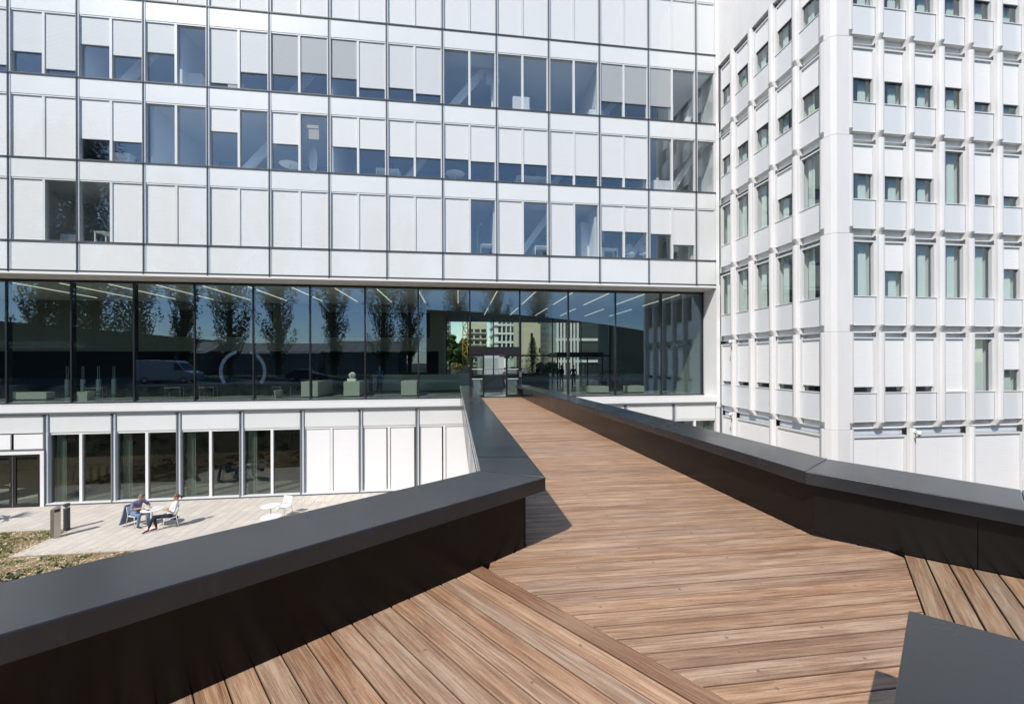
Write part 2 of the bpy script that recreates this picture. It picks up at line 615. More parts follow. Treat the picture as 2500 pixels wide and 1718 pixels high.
cells.sort(key=lambda c: (not terrace_seen(c), c[0] ** 2 + c[1] ** 2))
rest = MB()
for k_, (x, y) in enumerate(cells):
    if k_ < 300:
        if first_slab is None:
            first_slab = slab_mb.build('paving_slab', 'paving', terrace)
            first_slab.location = (x, y, 0)
        else:
            s_ = shared(first_slab, (x, y, 0), terrace, 'paving_slab')
            s_.rotation_euler = (random.uniform(-.002, .002), random.uniform(-.002, .002), 0)
    else:
        rest.box(x - .198, x + .198, y - .298, y + .298, -.03, .012)
for x in [-15.0 + 0.4 * i for i in range(-15, 45)]:      # cut slabs filling the half courses
    odd = round((x + 15.0) / 0.4) % 2
    if x > 5:
        continue
    if odd and x > -15.1:
        rest.box(x - .1935, x + .1935, 16.265, 16.55, -.03, .012)
    lo = max([c[1] for c in cells if abs(c[0] - x) < .01]) + .306
    rest.box(x - .1935, x + .1935, lo, 21.78, -.03, .012)
    if x < -15.1:
        hi = min([c[1] for c in cells if abs(c[0] - x) < .01]) - .306
        if hi > 18.75:
            rest.box(x - .1935, x + .1935, 18.725, hi, -.03, .012)
tag(rest.build('paving_slab_remainder', 'paving', terrace), kind='stuff')

# mulch chips and ground-cover tufts on the bank
chips = MB()
for _ in range(15000):
    if random.random() < 0.45:
        x, y = random.uniform(-21, -15.25), random.uniform(14.0, 18.68)
    else:
        x, y = random.uniform(-21, -8), random.uniform(13.4, 16.22)
    z = gz(y) + random.uniform(0.0, 0.03)
    a = random.uniform(0, math.pi)
    L, W = random.uniform(.015, .05), random.uniform(.008, .018)
    ca, sa = math.cos(a), math.sin(a)
    t1, t2 = random.uniform(-.015, .015), random.uniform(-.01, .01)
    chips.add([(x - ca * L + sa * W, y - sa * L - ca * W, z - t1), (x + ca * L + sa * W, y + sa * L - ca * W, z + t1 - t2),
               (x + ca * L - sa * W, y + sa * L + ca * W, z + t1 + t2), (x - ca * L - sa * W, y - sa * L + ca * W, z - t1 + .012)], [(0, 1, 2, 3)])
for _ in range(260):
    x, y = (random.uniform(-15.22, -15.0 + random.random() ** 3 * .5), random.uniform(16.3, 18.7)) if random.random() < .4 else (random.uniform(-15.2, -9), 16.26 + random.random() ** 3 * .5)
    a = random.uniform(0, 3.14)
    L, W = random.uniform(.012, .035), random.uniform(.006, .014)
    ca, sa = math.cos(a), math.sin(a)
    chips.add([(x - ca * L + sa * W, y - sa * L - ca * W, .0145), (x + ca * L + sa * W, y + sa * L - ca * W, .018), (x + ca * L - sa * W, y + sa * L + ca * W, .02), (x - ca * L - sa * W, y - sa * L + ca * W, .0145)], [(0, 1, 2, 3)])
tag(chips.build('wood_chips', 'wood_chip'), 'pale wood chip mulch covering the bank beside the paved terrace', 'mulch', kind='stuff')
tuft = MB()
for _ in range(300):
    if random.random() < 0.55:
        cx_, cy_ = random.uniform(-20.5, -15.3), random.uniform(15.0, 18.6)
    else:
        cx_, cy_ = random.uniform(-19, -9), random.uniform(13.6, 16.2)
    sz = random.uniform(.05, .17)
    for _ in range(int(60 * sz / .1)):
        x, y = cx_ + random.gauss(0, sz * 1.1), cy_ + random.gauss(0, sz * .8)
        if (x > -15.22 and y > 16.24) or y > 18.7:
            continue
        z = gz(y)
        h = random.uniform(.02, .075)
        a = random.uniform(0, 6.28)
        w = .012
        dx, dy = random.gauss(0, .02), random.gauss(0, .02)
        tuft.add([(x - math.cos(a) * w, y - math.sin(a) * w, z), (x + math.cos(a) * w, y + math.sin(a) * w, z),
                  (x + dx + math.cos(a) * w * .6, y + dy + math.sin(a) * w * .6, z + h), (x + dx - math.cos(a) * w * .6, y + dy - math.sin(a) * w * .6, z + h * .9)], [(0, 1, 2, 3)])
tag(tuft.build('ground_cover', 'leaf_cover'), 'low green ground cover growing in tufts through the mulch', 'ground cover', kind='stuff')

# ------------------------------------------------------------------ main office building
YF, YG = 21.857, 23.1
X0, BAY = -20.40, 2.8
XEND = 14.38
H = [27.62, 23.76, 19.89, 16.04, 12.22, 10.86]     # transom levels from the top down
office = empty('office_building', (-3.0, 24.0, 0.0),
               'white office block with glass curtain wall, blinds and a dark recessed lobby', 'building')
xm = [X0 + BAY * i for i in range(-1, 13)]
bays = [(i, X0 + BAY * i, X0 + BAY * (i + 1)) for i in range(-1, 12)] + [(12, X0 + BAY * 12, XEND)]

YI = YF + 0.075      # face of the inner wall
BL = {  # how far each blind is lowered (left pane, right pane); None = open; negative = grey cloth
    1: {-1: (1, .9), 0: (.66, .91), 1: (.46, .6), 2: (.5, None), 3: (.93, .71), 4: (-.7, -.63), 5: (-.68, .82), 6: (.78, .85), 7: (None, None),
        8: (None, None), 9: (None, None), 10: (-.72, -.73), 11: (-.74, None), 12: (None,)},
    2: {-1: (1, 1), 0: (1, 1), 1: (.66, .67), 2: (None, None), 3: (.4, None), 4: (.55, None), 5: (.54, .55), 6: (.66, .65), 7: (.64, .66), 8: (.66, .66),
        9: (.83, .82), 10: (.82, .82), 11: (None, None), 12: (None,)},
    3: {-1: (1, 1), 0: (1, None), 1: (None, 1), 7: (1, None), 8: (1, None), 9: (1, None), 10: (.5, .5), 11: (.52, .72), 12: (1,)},
}
# vertical mullions of the outer skin, each a separate profile
for i, x in enumerate(xm):
    mb = MB()
    mb.box(x - .024, x + .024, YF - .022, YF + .03, H[5] - .03, H[0])
    mo = mb.build('mullion', 'mullion_grey', office)
    MB().box(x - .009, x + .009, YF - .028, YF - .0225, H[5], H[0]).build('mullion_gasket', 'black_frame', mo)
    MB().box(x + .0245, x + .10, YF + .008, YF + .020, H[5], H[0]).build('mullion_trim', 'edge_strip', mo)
for r, z in enumerate(H):
    mb = MB()
    hh = .028 if r not in (4, 5) else .036
    mb.box(X0 - BAY - 8, XEND, YF - .018, YF + .03, z - hh, z + hh)
    t_ = mb.build('transom', 'mullion_grey', office)
    MB().box(X0 - BAY - 8, XEND, YF - .022, YF - .0185, z - hh * .5, z + hh * .5).build('transom_gasket', 'dark_frame', t_)
    for x in xm:
        MB().box(x - .03, x + .03, YF - .042, YF - .0285, z - .06, z - .0).build('bracket', 'black_frame', t_)

for r in range(5):
    zt, zb = H[r], H[r + 1]
    for i, xa, xb in bays:
        # outer glass
        MB().box(xa + .033, xb - .033, YF - .006, YF + .006, zb + .04, zt - .04).build('glass_pane', 'glass_skin', office)
        if r == 4:
            MB().box(xa + .035, xb - .035, YI - .05, YI + .03, zb + .04, zt - .04).build('spandrel_panel', 'white_panel', office)
            continue
        zs = zt - .93
        MB().box(xa + .035, xb - .035, YI - .05, YI + .05, zs + .02, zt - .035).build('spandrel_panel', 'white_panel', office)
        # window: frame with head, jambs and middle post
        single = i == 12
        xc = (xa + xb) / 2
        xl, xr = xa + .08, xb - .05
        fr = MB()
        fr.box(xl - .045, xr + .03, YI - .035, YI + .12, zs - .05, zs + .018)
        fr.box(xl - .045, xl + .02, YI - .02, YI + .12, zb + .04, zs - .05)
        fr.box(xr - .035, xr + .03, YI - .02, YI + .12, zb + .04, zs - .05)
        if not single:
            fr.box(xc - .055, xc + .055, YI - .03, YI + .12, zb + .04, zs - .05)
        wdw = fr.build('window', 'white_metal', office)
        bl = (1, 1) if r == 0 else BL[r].get(i, (1, 1))
        spans = [(xl + .02, xr - .035)] if single else [(xl + .02, xc - .055), (xc + .055, xr - .035)]
        for (pa, pb), b in zip(spans, bl):
            if b is None or abs(b) < 1:
                MB().box(pa, pb, YI + .07, YI + .08, zb + .04, zs - .05).build('pane', 'glass_inner', wdw)
            if b is not None:
                hb = (zs - .05) - (zb + .05)
                z1 = zs - .051
                z0 = z1 - hb * abs(b)
                m = MB()
                m.box(pa + .006, pb - .006, YI + .012, YI + .03, z0 + .03, z1, 0)
                m.box(pa + .006, pb - .006, YI + .004, YI + .036, z0, z0 + .029, 1)
                m.build('blind', ['blind_grey' if b < 0 else ('blind_mid' if r == 1 else 'blind_white'), 'mullion_grey' if abs(b) < 1 else 'white_metal'], wdw)

# room shells: slabs, rear walls, cross walls
for r in range(4):
    zt, zb = H[r], H[r + 1]
    MB().box(X0 - 14, XEND, YI + .10, YF + 7.2, zt - .88, zt + .03).build('floor_slab', 'interior_white', office)
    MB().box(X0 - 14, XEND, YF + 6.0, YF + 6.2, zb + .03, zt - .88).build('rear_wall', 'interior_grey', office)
MB().box(X0 - 14, XEND, YI + .10, YF + 7.2, H[4] - .75, H[4] + .03).build('floor_slab', 'interior_white', office)
for r, ks in ((1, (-1, 1, 2.5, 5, 8.0, 10.03, 12.6)), (2, (-1, 2.05, 5.03, 8, 10.97)), (3, (-1, 0.06, 2, 5, 7.97, 9.97, 12))):
    for k_ in ks:
        x = X0 + BAY * k_
        MB().box(x - .06, x + .06, YI + .35, YF + 6.0, H[r + 1] + .031, H[r] - .881).build('cross_wall', 'interior_white', office)
MB().box(XEND + .001, XEND + .2, YF + .601, YF + 7.2, H[4], H[0]).build('room_end_wall', 'interior_white', office)
# sloping steel braces inside the rooms
YB = 23.35


def brace(xa, za, xb, zb):
    d = Vector((xb - xa, 0, zb - za)).normalized()
    n_ = Vector((-d.z, 0, d.x)) * .17
    a, b = Vector((xa, YB, za)), Vector((xb, YB, zb))
    m = MB()
    m.loft([[tuple(a + n_ + Vector((0, -.13, 0))), tuple(a - n_ + Vector((0, -.13, 0))), tuple(a - n_ + Vector((0, .13, 0))), tuple(a + n_ + Vector((0, .13, 0)))],
            [tuple(b + n_ + Vector((0, -.13, 0))), tuple(b - n_ + Vector((0, -.13, 0))), tuple(b - n_ + Vector((0, .13, 0))), tuple(b + n_ + Vector((0, .13, 0)))]])
    m.build('brace', 'interior_white', office)


def level_brace(r, xa, xb):
    brace(xa, H[r + 1] + .03, xb, H[r] - .88)


level_brace(1, -0.95, 1.5)
level_brace(1, 7.6, 10.1)
level_brace(1, 13.2, 14.2)
level_brace(1, -17.3, -14.8)
level_brace(1, -9.3, -6.9)
level_brace(2, 12.1, 14.05)
level_brace(2, -11.4, -8.9)
level_brace(2, -3.1, -0.9)
level_brace(2, 4.9, 7.2)
level_brace(3, 3.2, 5.3)
level_brace(3, 9.6, 11.9)
MB().box(1.55, 2.35, 23.2, 23.5, H[1] - 1.6, H[1] - .885).build('brace_node', 'interior_white', office)
MB().box(1.85, 2.1, 23.2, 23.5, H[2] + .031, H[1] - 1.601).build('post', 'interior_white', office)

# fascia and soffit above the lobby, white sill ledge below it, jamb wall at the right
MB().box(X0 - 14, XEND, YF - .012, YF + .30, 10.70, 10.81).build('fascia', 'white_metal', office)
MB().box(X0 - 14, XEND, YF + .302, YG + .05, 10.66, 10.80).build('soffit', 'white_metal', office)
MB().box(X0 - 14, XEND, YF - .02, YG - .09, 4.31, 4.60).build('ledge', 'white_metal', office)
MB().box(XEND, XEND + .22, YF - .02, YG + .02, 4.0, 10.86).build('jamb_wall', 'white_metal', office)
MB().box(XEND, XEND + .2, YF + .01, YF + .6, 10.861, 28).build('jamb_wall', 'white_metal', office)
MB().box(XEND, XEND + .2, YF + .01, YF + .6, 0, 3.99).build('jamb_wall', 'white_metal', office)

# lobby glazing
LX = [0.62 + 2.78 * k_ for k_ in range(-12, 5)]
LX.append(14.30)
lob = MB()
lob.box(X0 - 14, XEND, YG - .085, YG + .06, 4.60, 4.66)
lob.box(X0 - 14, XEND, YG - .06, YG + .06, 10.55, 10.658)
lob.build('glazing_rail', 'black_frame', office)
for x in LX:
    MB().box(x - .035, x + .035, YG - .05, YG + .22, 4.661, 10.549).build('mullion', 'black_frame', office)
for a, b in zip(LX[:-1], LX[1:]):
    if 0.5 < a < 0.7:
        MB().box(a + .036, b - .036, YG - .008, YG + .008, 7.42, 10.549).build('glass_pane', 'glass_lobby', office)
        continue
    MB().box(a + .036, b - .036, YG - .008, YG + .008, 4.661, 10.549).build('glass_pane', 'glass_lobby', office)
# entrance: transom box, side lights, two open sliding leaves
ea, eb = LX[12] + .036, LX[13] - .036
MB().box(ea, eb, YG - .06, YG + .2, 6.98, 7.419).build('door_header', 'black_frame', office)


def leaf(xa, xb, y, nm='sliding_door'):
    m = MB()
    m.box(xa, xa + .06, y - .025, y + .025, 4.64, 6.975)
    m.box(xb - .06, xb, y - .025, y + .025, 4.64, 6.975)
    m.box(xa + .06, xb - .06, y - .025, y + .025, 6.89, 6.975)
    m.box(xa + .06, xb - .06, y - .025, y + .025, 4.64, 4.76)
    d = m.build(nm, 'black_frame', office)
    MB().box(xa + .06, xb - .06, y - .006, y + .006, 4.761, 6.889).build('pane', 'glass_lobby', d)
    MB().box(xa + .06, xb - .06, y - .009, y - .0065, 5.63, 5.655).build('safety_stripe', 'exit_white', d)
    MB().box(xa + .06, xb - .06, y - .009, y - .0065, 6.17, 6.195).build('safety_stripe', 'exit_white', d)
    return d


leaf(ea + .002, ea + .72, YG)
leaf(eb - .72, eb - .002, YG)
leaf(ea + .06, ea + .76, YG + .12, 'sliding_door')
leaf(eb - .76, eb - .06, YG + .12, 'sliding_door')
MB().box(3.36, 3.47, YG - .12, YG - .0655, 5.75, 6.05).build('door_intercom', 'stainless', office)

# lobby interior shell
MB().box(-34.4, XEND + .2, YG + .061, 45.5, 4.30, 4.64).build('lobby_floor', 'lobby_floor', office)
MB().box(-34.4, XEND + .2, YG + .061, 42.0, 10.60, 10.80).build('lobby_ceiling', 'interior_white', office)
MB().box(-34.4, -1.4, 30.0, 30.3, 7.35, 10.599).build('bulkhead', 'lobby_wall', office)
for xa, xb in ((-19.4, -12.4), (-9.0, -4.9), (-4.8, -2.0)):
    w_ = MB().box(xa, xb, 29.97, 29.999, 8.3, 10.05).build('interior_window', 'interior_dark', office)
    for q in range(1, int((xb - xa) / 1.7) + 1):
        MB().box(xa + q * 1.7 - .02, xa + q * 1.7 + .02, 29.955, 29.9695, 8.3, 10.05).build('window_post', 'black_frame', w_)
MB().box(-1.4, -1.1, 30.0, 38.4, 4.641, 10.599).build('side_wall', 'lobby_wall', office)
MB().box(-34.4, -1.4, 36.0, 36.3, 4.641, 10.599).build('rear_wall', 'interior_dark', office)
MB().box(-34.7, -34.4, YG, 36.3, 4.3, 10.8).build('end_wall', 'lobby_wall', office)
MB().box(XEND + .001, XEND + .3, YG + .065, 42.0, 4.641, 10.599).build('end_wall', 'lobby_wall', office)
for x in (-1.08, 1.1, 3.2, 5.75, 8.75, 11.5, 14.3):
    MB().box(x - .04, x + .04, 38.4, 38.6, 4.641, 10.599).build('rear_mullion', 'black_frame', office)
MB().box(-1.1, XEND, 38.47, 38.49, 7.2, 10.599).build('rear_glazing', 'glass_clear', office)
MB().box(-1.1, 5.7, 38.47, 38.49, 4.66, 7.1).build('rear_glazing', 'glass_clear', office)
MB().box(5.8, XEND, 38.4, 38.55, 7.1, 7.25).build('rear_rail', 'black_frame', office)
MB().box(-26, 14, YF + 7.2, 42, 10.81, 31).build('upper_core', 'white_concrete', office)

# ground floor
GX = [-18.96 + 2.8 * k_ for k_ in range(0, 13)]
YJ = YF + .12
gm = MB()
gm.box(X0 - 14, XEND, YF - .05, YF + .03, 4.235, 4.305)
gm.build('transom', 'mullion_grey', office)
gm = MB()
gm.box(-18.9, XEND, YF - .04, YF + .22, 0.02, 0.06)
gm.build('floor_rail', 'mullion_grey', office)
MB().box(-18.9, XEND, YF - .02, YF + .215, 0.061, 0.11).build('window_sill', 'white_metal', office)
for x in GX + [-21.76, -24.56]:
    mo = MB().box(x - .03, x + .03, YF - .03, YF + .035, .03 if x > -19 else 2.56, 4.234).build('mullion', 'mullion_grey', office)
    MB().box(x - .04, x + .04, YF - .048, YF - .031, 4.13, 4.2).build('bracket', 'black_frame', mo)
    if x > -19:
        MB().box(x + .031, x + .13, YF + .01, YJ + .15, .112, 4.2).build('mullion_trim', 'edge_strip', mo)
for q, (a, b) in enumerate(zip(GX, GX[1:])):
    b = min(b, XEND)
    if a > XEND - .3:
        continue
    MB().box(a + .032, b - .032, YF - .006, YF + .006, 3.39, 4.23).build('glass_pane', 'glass_skin', office)
    MB().box(a + .151, b - .05, YJ - .05, YJ + .05, 3.37, 4.22).build('spandrel_panel', 'white_panel', office)
    xc = (a + b) / 2 + .02
    fr = MB()
    fr.box(a + .151, b - .05, YJ - .02, YJ + .13, 3.26, 3.368)
    fr.box(xc - .06, xc + .06, YJ - .03, YJ + .13, .111, 3.259)
    w_ = fr.build('window', 'white_metal', office)
    for pa, pb in ((a + .151, xc - .061), (xc + .061, b - .051)):
        if q in (4, 5, 6, 7, 8, 9):
            e1 = .03 if q == 4 else .07
            MB().box(pa + .012, pb - e1, YJ + .02, YJ + .04, .113, 3.25).build('blind', 'blind_white', w_)
            MB().box(pa, pb, YJ + .09, YJ + .10, .112, 3.258).build('pane', 'glass_ground', w_)
        else:
            MB().box(pa, pb, YJ + .05, YJ + .065, .112, 3.258).build('pane', 'glass_ground', w_)
    if q < 4:
        c_ = MB()
        pts = []
        for s in range(15):
            pts.append((a + .20 + .03 * s, YJ + .26 + .03 * math.sin(s * 1.7)))
        c_.loft([[(x, y, .12) for x, y in pts], [(x, y, 3.25) for x, y in pts]], caps=False, closed=False)
        c_.build('curtain', 'curtain', office)
    elif q >= 10:
        c_ = MB()
        pts = [(a + .2 + .06 * s, YJ + .26 + .03 * math.sin(s * 1.7)) for s in range(40) if a + .2 + .06 * s < b - .1]
        c_.loft([[(x, y, .12) for x, y in pts], [(x, y, 3.25) for x, y in pts]], caps=False, closed=False)
        c_.build('curtain', 'curtain', office)
# ground-floor rooms
MB().box(-34, XEND, YJ + .16, 29.0, -.02, .1).build('room_floor', 'interior_grey', office)
MB().box(-34, XEND, YJ + .16, 29.0, 3.6, 4.29).build('room_ceiling', 'interior_grey', office)
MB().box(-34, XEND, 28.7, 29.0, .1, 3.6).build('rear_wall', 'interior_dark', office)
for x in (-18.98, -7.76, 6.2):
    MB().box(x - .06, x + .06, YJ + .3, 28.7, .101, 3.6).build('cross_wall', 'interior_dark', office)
# glazed double door at the left, with white frame and panels above it
MB().box(-24.5, -18.99, YF - .006, YF + .006, 3.33, 4.23).build('glass_pane', 'glass_skin', office)
MB().box(-24.5, -19.0, YJ - .05, YJ + .05, 3.36, 4.2).build('spandrel_panel', 'white_panel', office)
for a, b in ((-24.4, -21.85), (-21.7, -20.33), (-20.19, -19.02)):
    MB().box(a, b, YF + .0, YF + .06, 2.64, 3.31).build('overpanel', 'white_panel', office)
MB().box(-24.5, -19.0, YF + .08, YF + .12, 2.6, 3.35).build('backing', 'black_frame', office)
MB().box(-24.5, -18.93, YF - .05, YF + .03, 2.555, 2.615).build('door_transom', 'mullion_grey', office)
df = MB()
df.box(-22.0, -18.93, YF - .07, YF + .12, 2.41, 2.553)
df.box(-19.08, -18.93, YF - .07, YF + .12, .0, 2.409)
df = df.build('door_frame', 'white_metal', office)
for a, b in ((-21.3, -20.235), (-20.225, -19.085)):
    m = MB()
    m.box(a, a + .13, YF - .02, YF + .04, .03, 2.40)
    m.box(b - .13, b, YF - .02, YF + .04, .03, 2.40)
    m.box(a + .13, b - .13, YF - .02, YF + .04, .03, .15)
    m.box(a + .13, b - .13, YF - .02, YF + .04, 2.29, 2.40)
    d = m.build('door', 'black_frame', office)
    MB().box(a + .13, b - .13, YF + .005, YF + .02, .15, 2.29).build('pane', 'glass_ground', d)
    if b < -20.2:
        h_ = MB()
        h_.box(b - .08, b - .05, YF - .06, YF - .021, .95, 1.12)
        h_.box(b - .24, b - .05, YF - .085, YF - .061, 1.04, 1.065)
        h_.build('handle', 'stainless', d)
MB().box(-20.238, -20.222, YF - .03, YF - .021, .02, 2.40).build('door_edge', 'stainless', office)
MB().box(-34, -22.01, YF - .01, YF + .2, 0, 2.554).build('wall', 'white_metal', office)

# ------------------------------------------------------------------ the wing at the right
wing = empty('office_wing', (19.0, 19.0, 0.0),
             'white wing with projecting ribs, stacked bay panels and a folded corner', 'building')
XL, YR = 14.648, 14.773
LIP0, FH = 4.14, 3.86
ROWS = range(0, 6)


class Face:
    """local frame of a facade: s along it, d outwards, mapped to world xy"""

    def __init__(self, o, sdir, ddir):
        self.o, self.s, self.d = Vector(o), Vector(sdir), Vector(ddir)

    def p(self, s, d):
        v = self.o + self.s * s + self.d * d
        return (v.x, v.y)

    def box(self, mb, s0, s1, d0, d1, z0, z1, mi=0):
        c = [self.p(s0, d0), self.p(s1, d0), self.p(s1, d1), self.p(s0, d1)]
        if (self.s.x * self.d.y - self.s.y * self.d.x) < 0:
            c.reverse()
        return mb.prism(c, z0, z1, mi)

    def poly(self, pts):
        c = [self.p(s, d) for s, d in pts]
        if (self.s.x * self.d.y - self.s.y * self.d.x) < 0:
            c.reverse()
        return c


# left face runs away from the viewer (s grows towards the viewer); right face runs to the right
LF = Face((XL, 21.855), (0, -1), (-1, 0))
RF = Face((0, YR), (1, 0), (0, -1))
lf_ribs = [21.855 - y for y in (20.655, 19.255, 17.855, 16.455, 15.055)]
rf_ribs = [15.32 + 1.4 * k_ for k_ in range(0, 8)]
RIB = [(-.115, 0), (-.115, .13), (-.085, .185), (0, .205), (.085, .185), (.115, .13), (.115, 0)]
WBL_L = {4: (.55, .52, .5, .52, .55), 3: (.55, .55, .5, .6, .55), 2: (0, 0, 0, .55, 0), 1: (0, 0, 0, 0, 0), 0: (.92, .91, .90, .90, .89)}
WBL_R = {4: (.5, .55, .58, .6, .62, .63, .6), 3: (.55, .57, .57, .57, .8, .8, .6), 2: (.53, .55, .55, 0, .8, .8, .5),
         1: (0, .53, 0, 0, 0, .43, .5), 0: (.9, .9, .9, 1.0, 0, .6, .9)}


def wing_bay(F, s0, s1, row, cover):
    """one storey-high bay between two ribs"""
    lip = LIP0 + FH * row
    sill = lip + 1.17
    head = lip + FH - .28
    tr = head - .26
    # spandrel box with a sharp projecting bottom lip
    m = MB()
    F.box(m, s0 + .004, s1 - .014, -.02, .0, lip + .02, sill - .03)
    sp = m.build('spandrel_panel', 'wing_panel', wing)
    m = MB()
    F.box(m, s0, s1, -.17, .012, lip - .006, lip + .019)
    m.build('lip', 'wing_white', sp)
    m = MB()
    F.box(m, s0, s1, -.12, .03, sill - .03, sill)
    m.build('sill', 'wing_white', sp)
    m = MB()
    F.box(m, s0, s1, -.05, -.021, lip + .02, sill - .03)
    m.build('backing', 'dark_frame', sp)
    # frame
    m = MB()
    F.box(m, s0, s0 + .10, -.13, -.002, sill + .001, tr)
    F.box(m, s1 - .10, s1, -.13, -.002, sill + .001, tr)
    F.box(m, s0, s1, -.13, -.001, tr, tr + .065)
    F.box(m, s0 - .1, s1 + .1, -.36, -.131, tr + .001, tr + .03)
    w = m.build('window', 'wing_alu', wing)
    m = MB()
    F.box(m, s0 + .10, s1 - .10, -.125, -.113, sill + .001, tr)
    m.build('pane', 'glass_wing', w)
    m = MB()
    F.box(m, s0 - .1, s1 + .1, -.36, -.33, tr + .0, head)
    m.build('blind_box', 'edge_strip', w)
    if cover < .85:
        ds = .34 if F is RF else .30
        m = MB()
        cs = [(s1 - .13 - ds * j / 10, -.30 - .03 * math.sin(j * 2.1)) for j in range(11)] if F is RF else [(s0 + .13 + ds * j / 10, -.30 - .03 * math.sin(j * 2.1)) for j in range(11)]
        cp = [F.p(a_, b_) for a_, b_ in cs]
        m.loft([[(x, y, sill - .1) for x, y in cp], [(x, y, tr - .02) for x, y in cp]], caps=False, closed=False)
        m.build('curtain', 'curtain_pale', w)
    if cover:
        z1 = tr - .002
        z0 = z1 - (tr - sill) * cover + .004
        m = MB()
        F.box(m, s0 + .104, s1 - .104, -.075, -.055, z0 + .03, z1, 0)
        F.box(m, s0 + .104, s1 - .104, -.085, -.042, z0, z0 + .028, 1)
        m.build('blind', ['blind_white', 'mullion_grey' if .3 < cover < .88 else 'wing_alu'], w)


def wing_beam(F, s0, s1, row):
    z = LIP0 + FH * row
    m = MB()
    F.box(m, s0, s1, -.4, -.168, z - .28, z + .01)
    bm = m.build('beam', 'wing_white', wing)
    m = MB()
    F.box(m, s0, s1, -.2, -.10, z - .296, z - .281)
    m.build('drip_edge', 'wing_alu', bm)


def wing_rib(F, s, row, full=False):
    """rounded rib, cut at each storey; its foot tapers back to the beam"""
    lip = LIP0 + FH * row
    top = lip + FH - .28
    m = MB()
    ring = F.poly([(s + a, b) for a, b in RIB])
    m.prism(ring, lip if not full else -.2, top if not full else LIP0 - .285)
    rb = m.build('rib', 'wing_white', wing)
    smooth_angle(rb, 50)
    if not full:
        m = MB()
        up = F.poly([(s + a, b if b > 0 else -.17) for a, b in RIB])
        lo = F.poly([(s + a * .92, max(b * .5 - .075, -.12) if b > 0 else -.17) for a, b in RIB])
        m.loft([[(x, y, lip - .27) for x, y in lo], [(x, y, lip - .002) for x, y in up]])
        m.build('rib_foot', 'wing_white', rb)


for row in range(0, 5):
    edges = [-0.02] + lf_ribs
    for c in range(5):
        a = edges[c] + (.115 if c else .06)
        wing_bay(LF, a, edges[c + 1] - .115, row, WBL_L[row][c])
    for s in lf_ribs:
        wing_rib(LF, s, row)
    wing_beam(LF, -.02, lf_ribs[-1] + .115, row)
    for c in range(7):
        wing_bay(RF, rf_ribs[c] + .115, rf_ribs[c + 1] - .115, row, WBL_R[row][c])
    for s in rf_ribs:
        wing_rib(RF, s, row)
    wing_beam(RF, rf_ribs[0] - .1, rf_ribs[-1] + .2, row)
for row in (5,):
    wing_beam(RF, rf_ribs[0] - .1, rf_ribs[-1] + .2, row)
    for s in rf_ribs:
        wing_rib(RF, s, row)
    for c in range(7):
        wing_bay(RF, rf_ribs[c] + .115, rf_ribs[c + 1] - .115, row, .6)
# bottom storey: double-width closed bays
for F, ribs in ((LF, [-.02, lf_ribs[0], lf_ribs[2], lf_ribs[4]]), (RF, [rf_ribs[0], rf_ribs[2], rf_ribs[4], rf_ribs[6]])):
    for s in ribs[0 if F is RF else 1:]:
        wing_rib(F, s, 0, True)
    for a, b in zip(ribs, ribs[1:]):
        s0, s1 = a + .12, b - .12
        m = MB()
        F.box(m, s0, s0 + .09, -.13, -.002, 0, 3.5)
        F.box(m, s1 - .09, s1, -.13, -.002, 0, 3.5)
        F.box(m, s0, s1, -.13, -.001, 3.5, 3.57)
        w = m.build('window', 'wing_alu', wing)
        m = MB()
        F.box(m, s0, s1, -.22, -.19, 3.571, LIP0 - .29)
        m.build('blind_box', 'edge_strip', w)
        sm = (s0 + s1) / 2
        for pa, pb in (((s0 + .095, sm - .006), (sm + .006, s1 - .095)) if s1 - s0 > 1.6 else ((s0 + .095, s1 - .095),)):
            m = MB()
            F.box(m, pa, pb, -.08, -.06, .02, 3.495)
            m.build('blind', 'blind_white', w)
# folded corner pillar in storey-high plates
CORN = [(14.448, 14.94), (14.53, 14.70), (14.70, 14.60), (15.215, 14.573), (15.215, 15.1), (14.95, 15.1)]
for row in range(-1, 6):
    z0 = LIP0 + FH * row - .28
    z1 = LIP0 + FH * (row + 1) - .285
    c_ = MB().prism(CORN[::1], max(z0, -.2), z1).build('corner_plate', 'wing_white', wing, bevel=.012)
# plain panels above the side face's top windows
zt = LIP0 + FH * 5 - .28
for q in range(5):
    y1 = 21.855 - 1.4 * q
    MB().box(XL - .12, XL + .3, max(y1 - 1.395, 14.95), y1, zt, 31).build('wall_panel', 'wing_white', wing)
MB().box(XL - .1, XL - .02, 21.86, 21.90, 20, 25.4).build('edge_trim', 'mullion_grey', wing)
# core, floor slabs and cross walls behind the windows
for row in range(-1, 6):
    z = LIP0 + FH * row
    MB().box(XL + .16, 26, YR + .32, 22.2, z - .28, z + 1.1 if row < 0 else z + .02).build('floor_slab', 'interior_white', wing)
    if row < 0:
        continue
    for y in (16.455, 17.855, 19.255, 20.655):
        MB().box(XL + .16, XL + .75, y - .05, y + .05, z + .021, z + FH - .281).build('cross_wall', 'interior_white', wing)
    for x in rf_ribs[1:]:
        MB().box(x - .05, x + .05, YR + .32, YR + .95, z + .021, z + FH - .281).build('cross_wall', 'interior_white', wing)
MB().box(18.2, 26, 18.3, 22.2, 0, 31).build('core', 'interior_grey', wing)
MB().box(XL + .161, 26, 22.201, 22.4, 0, 31).build('rear_wall', 'interior_grey', wing)
MB().box(26.001, 26.3, YR, 22.4, 0, 31).build('end_wall', 'wing_white', wing)


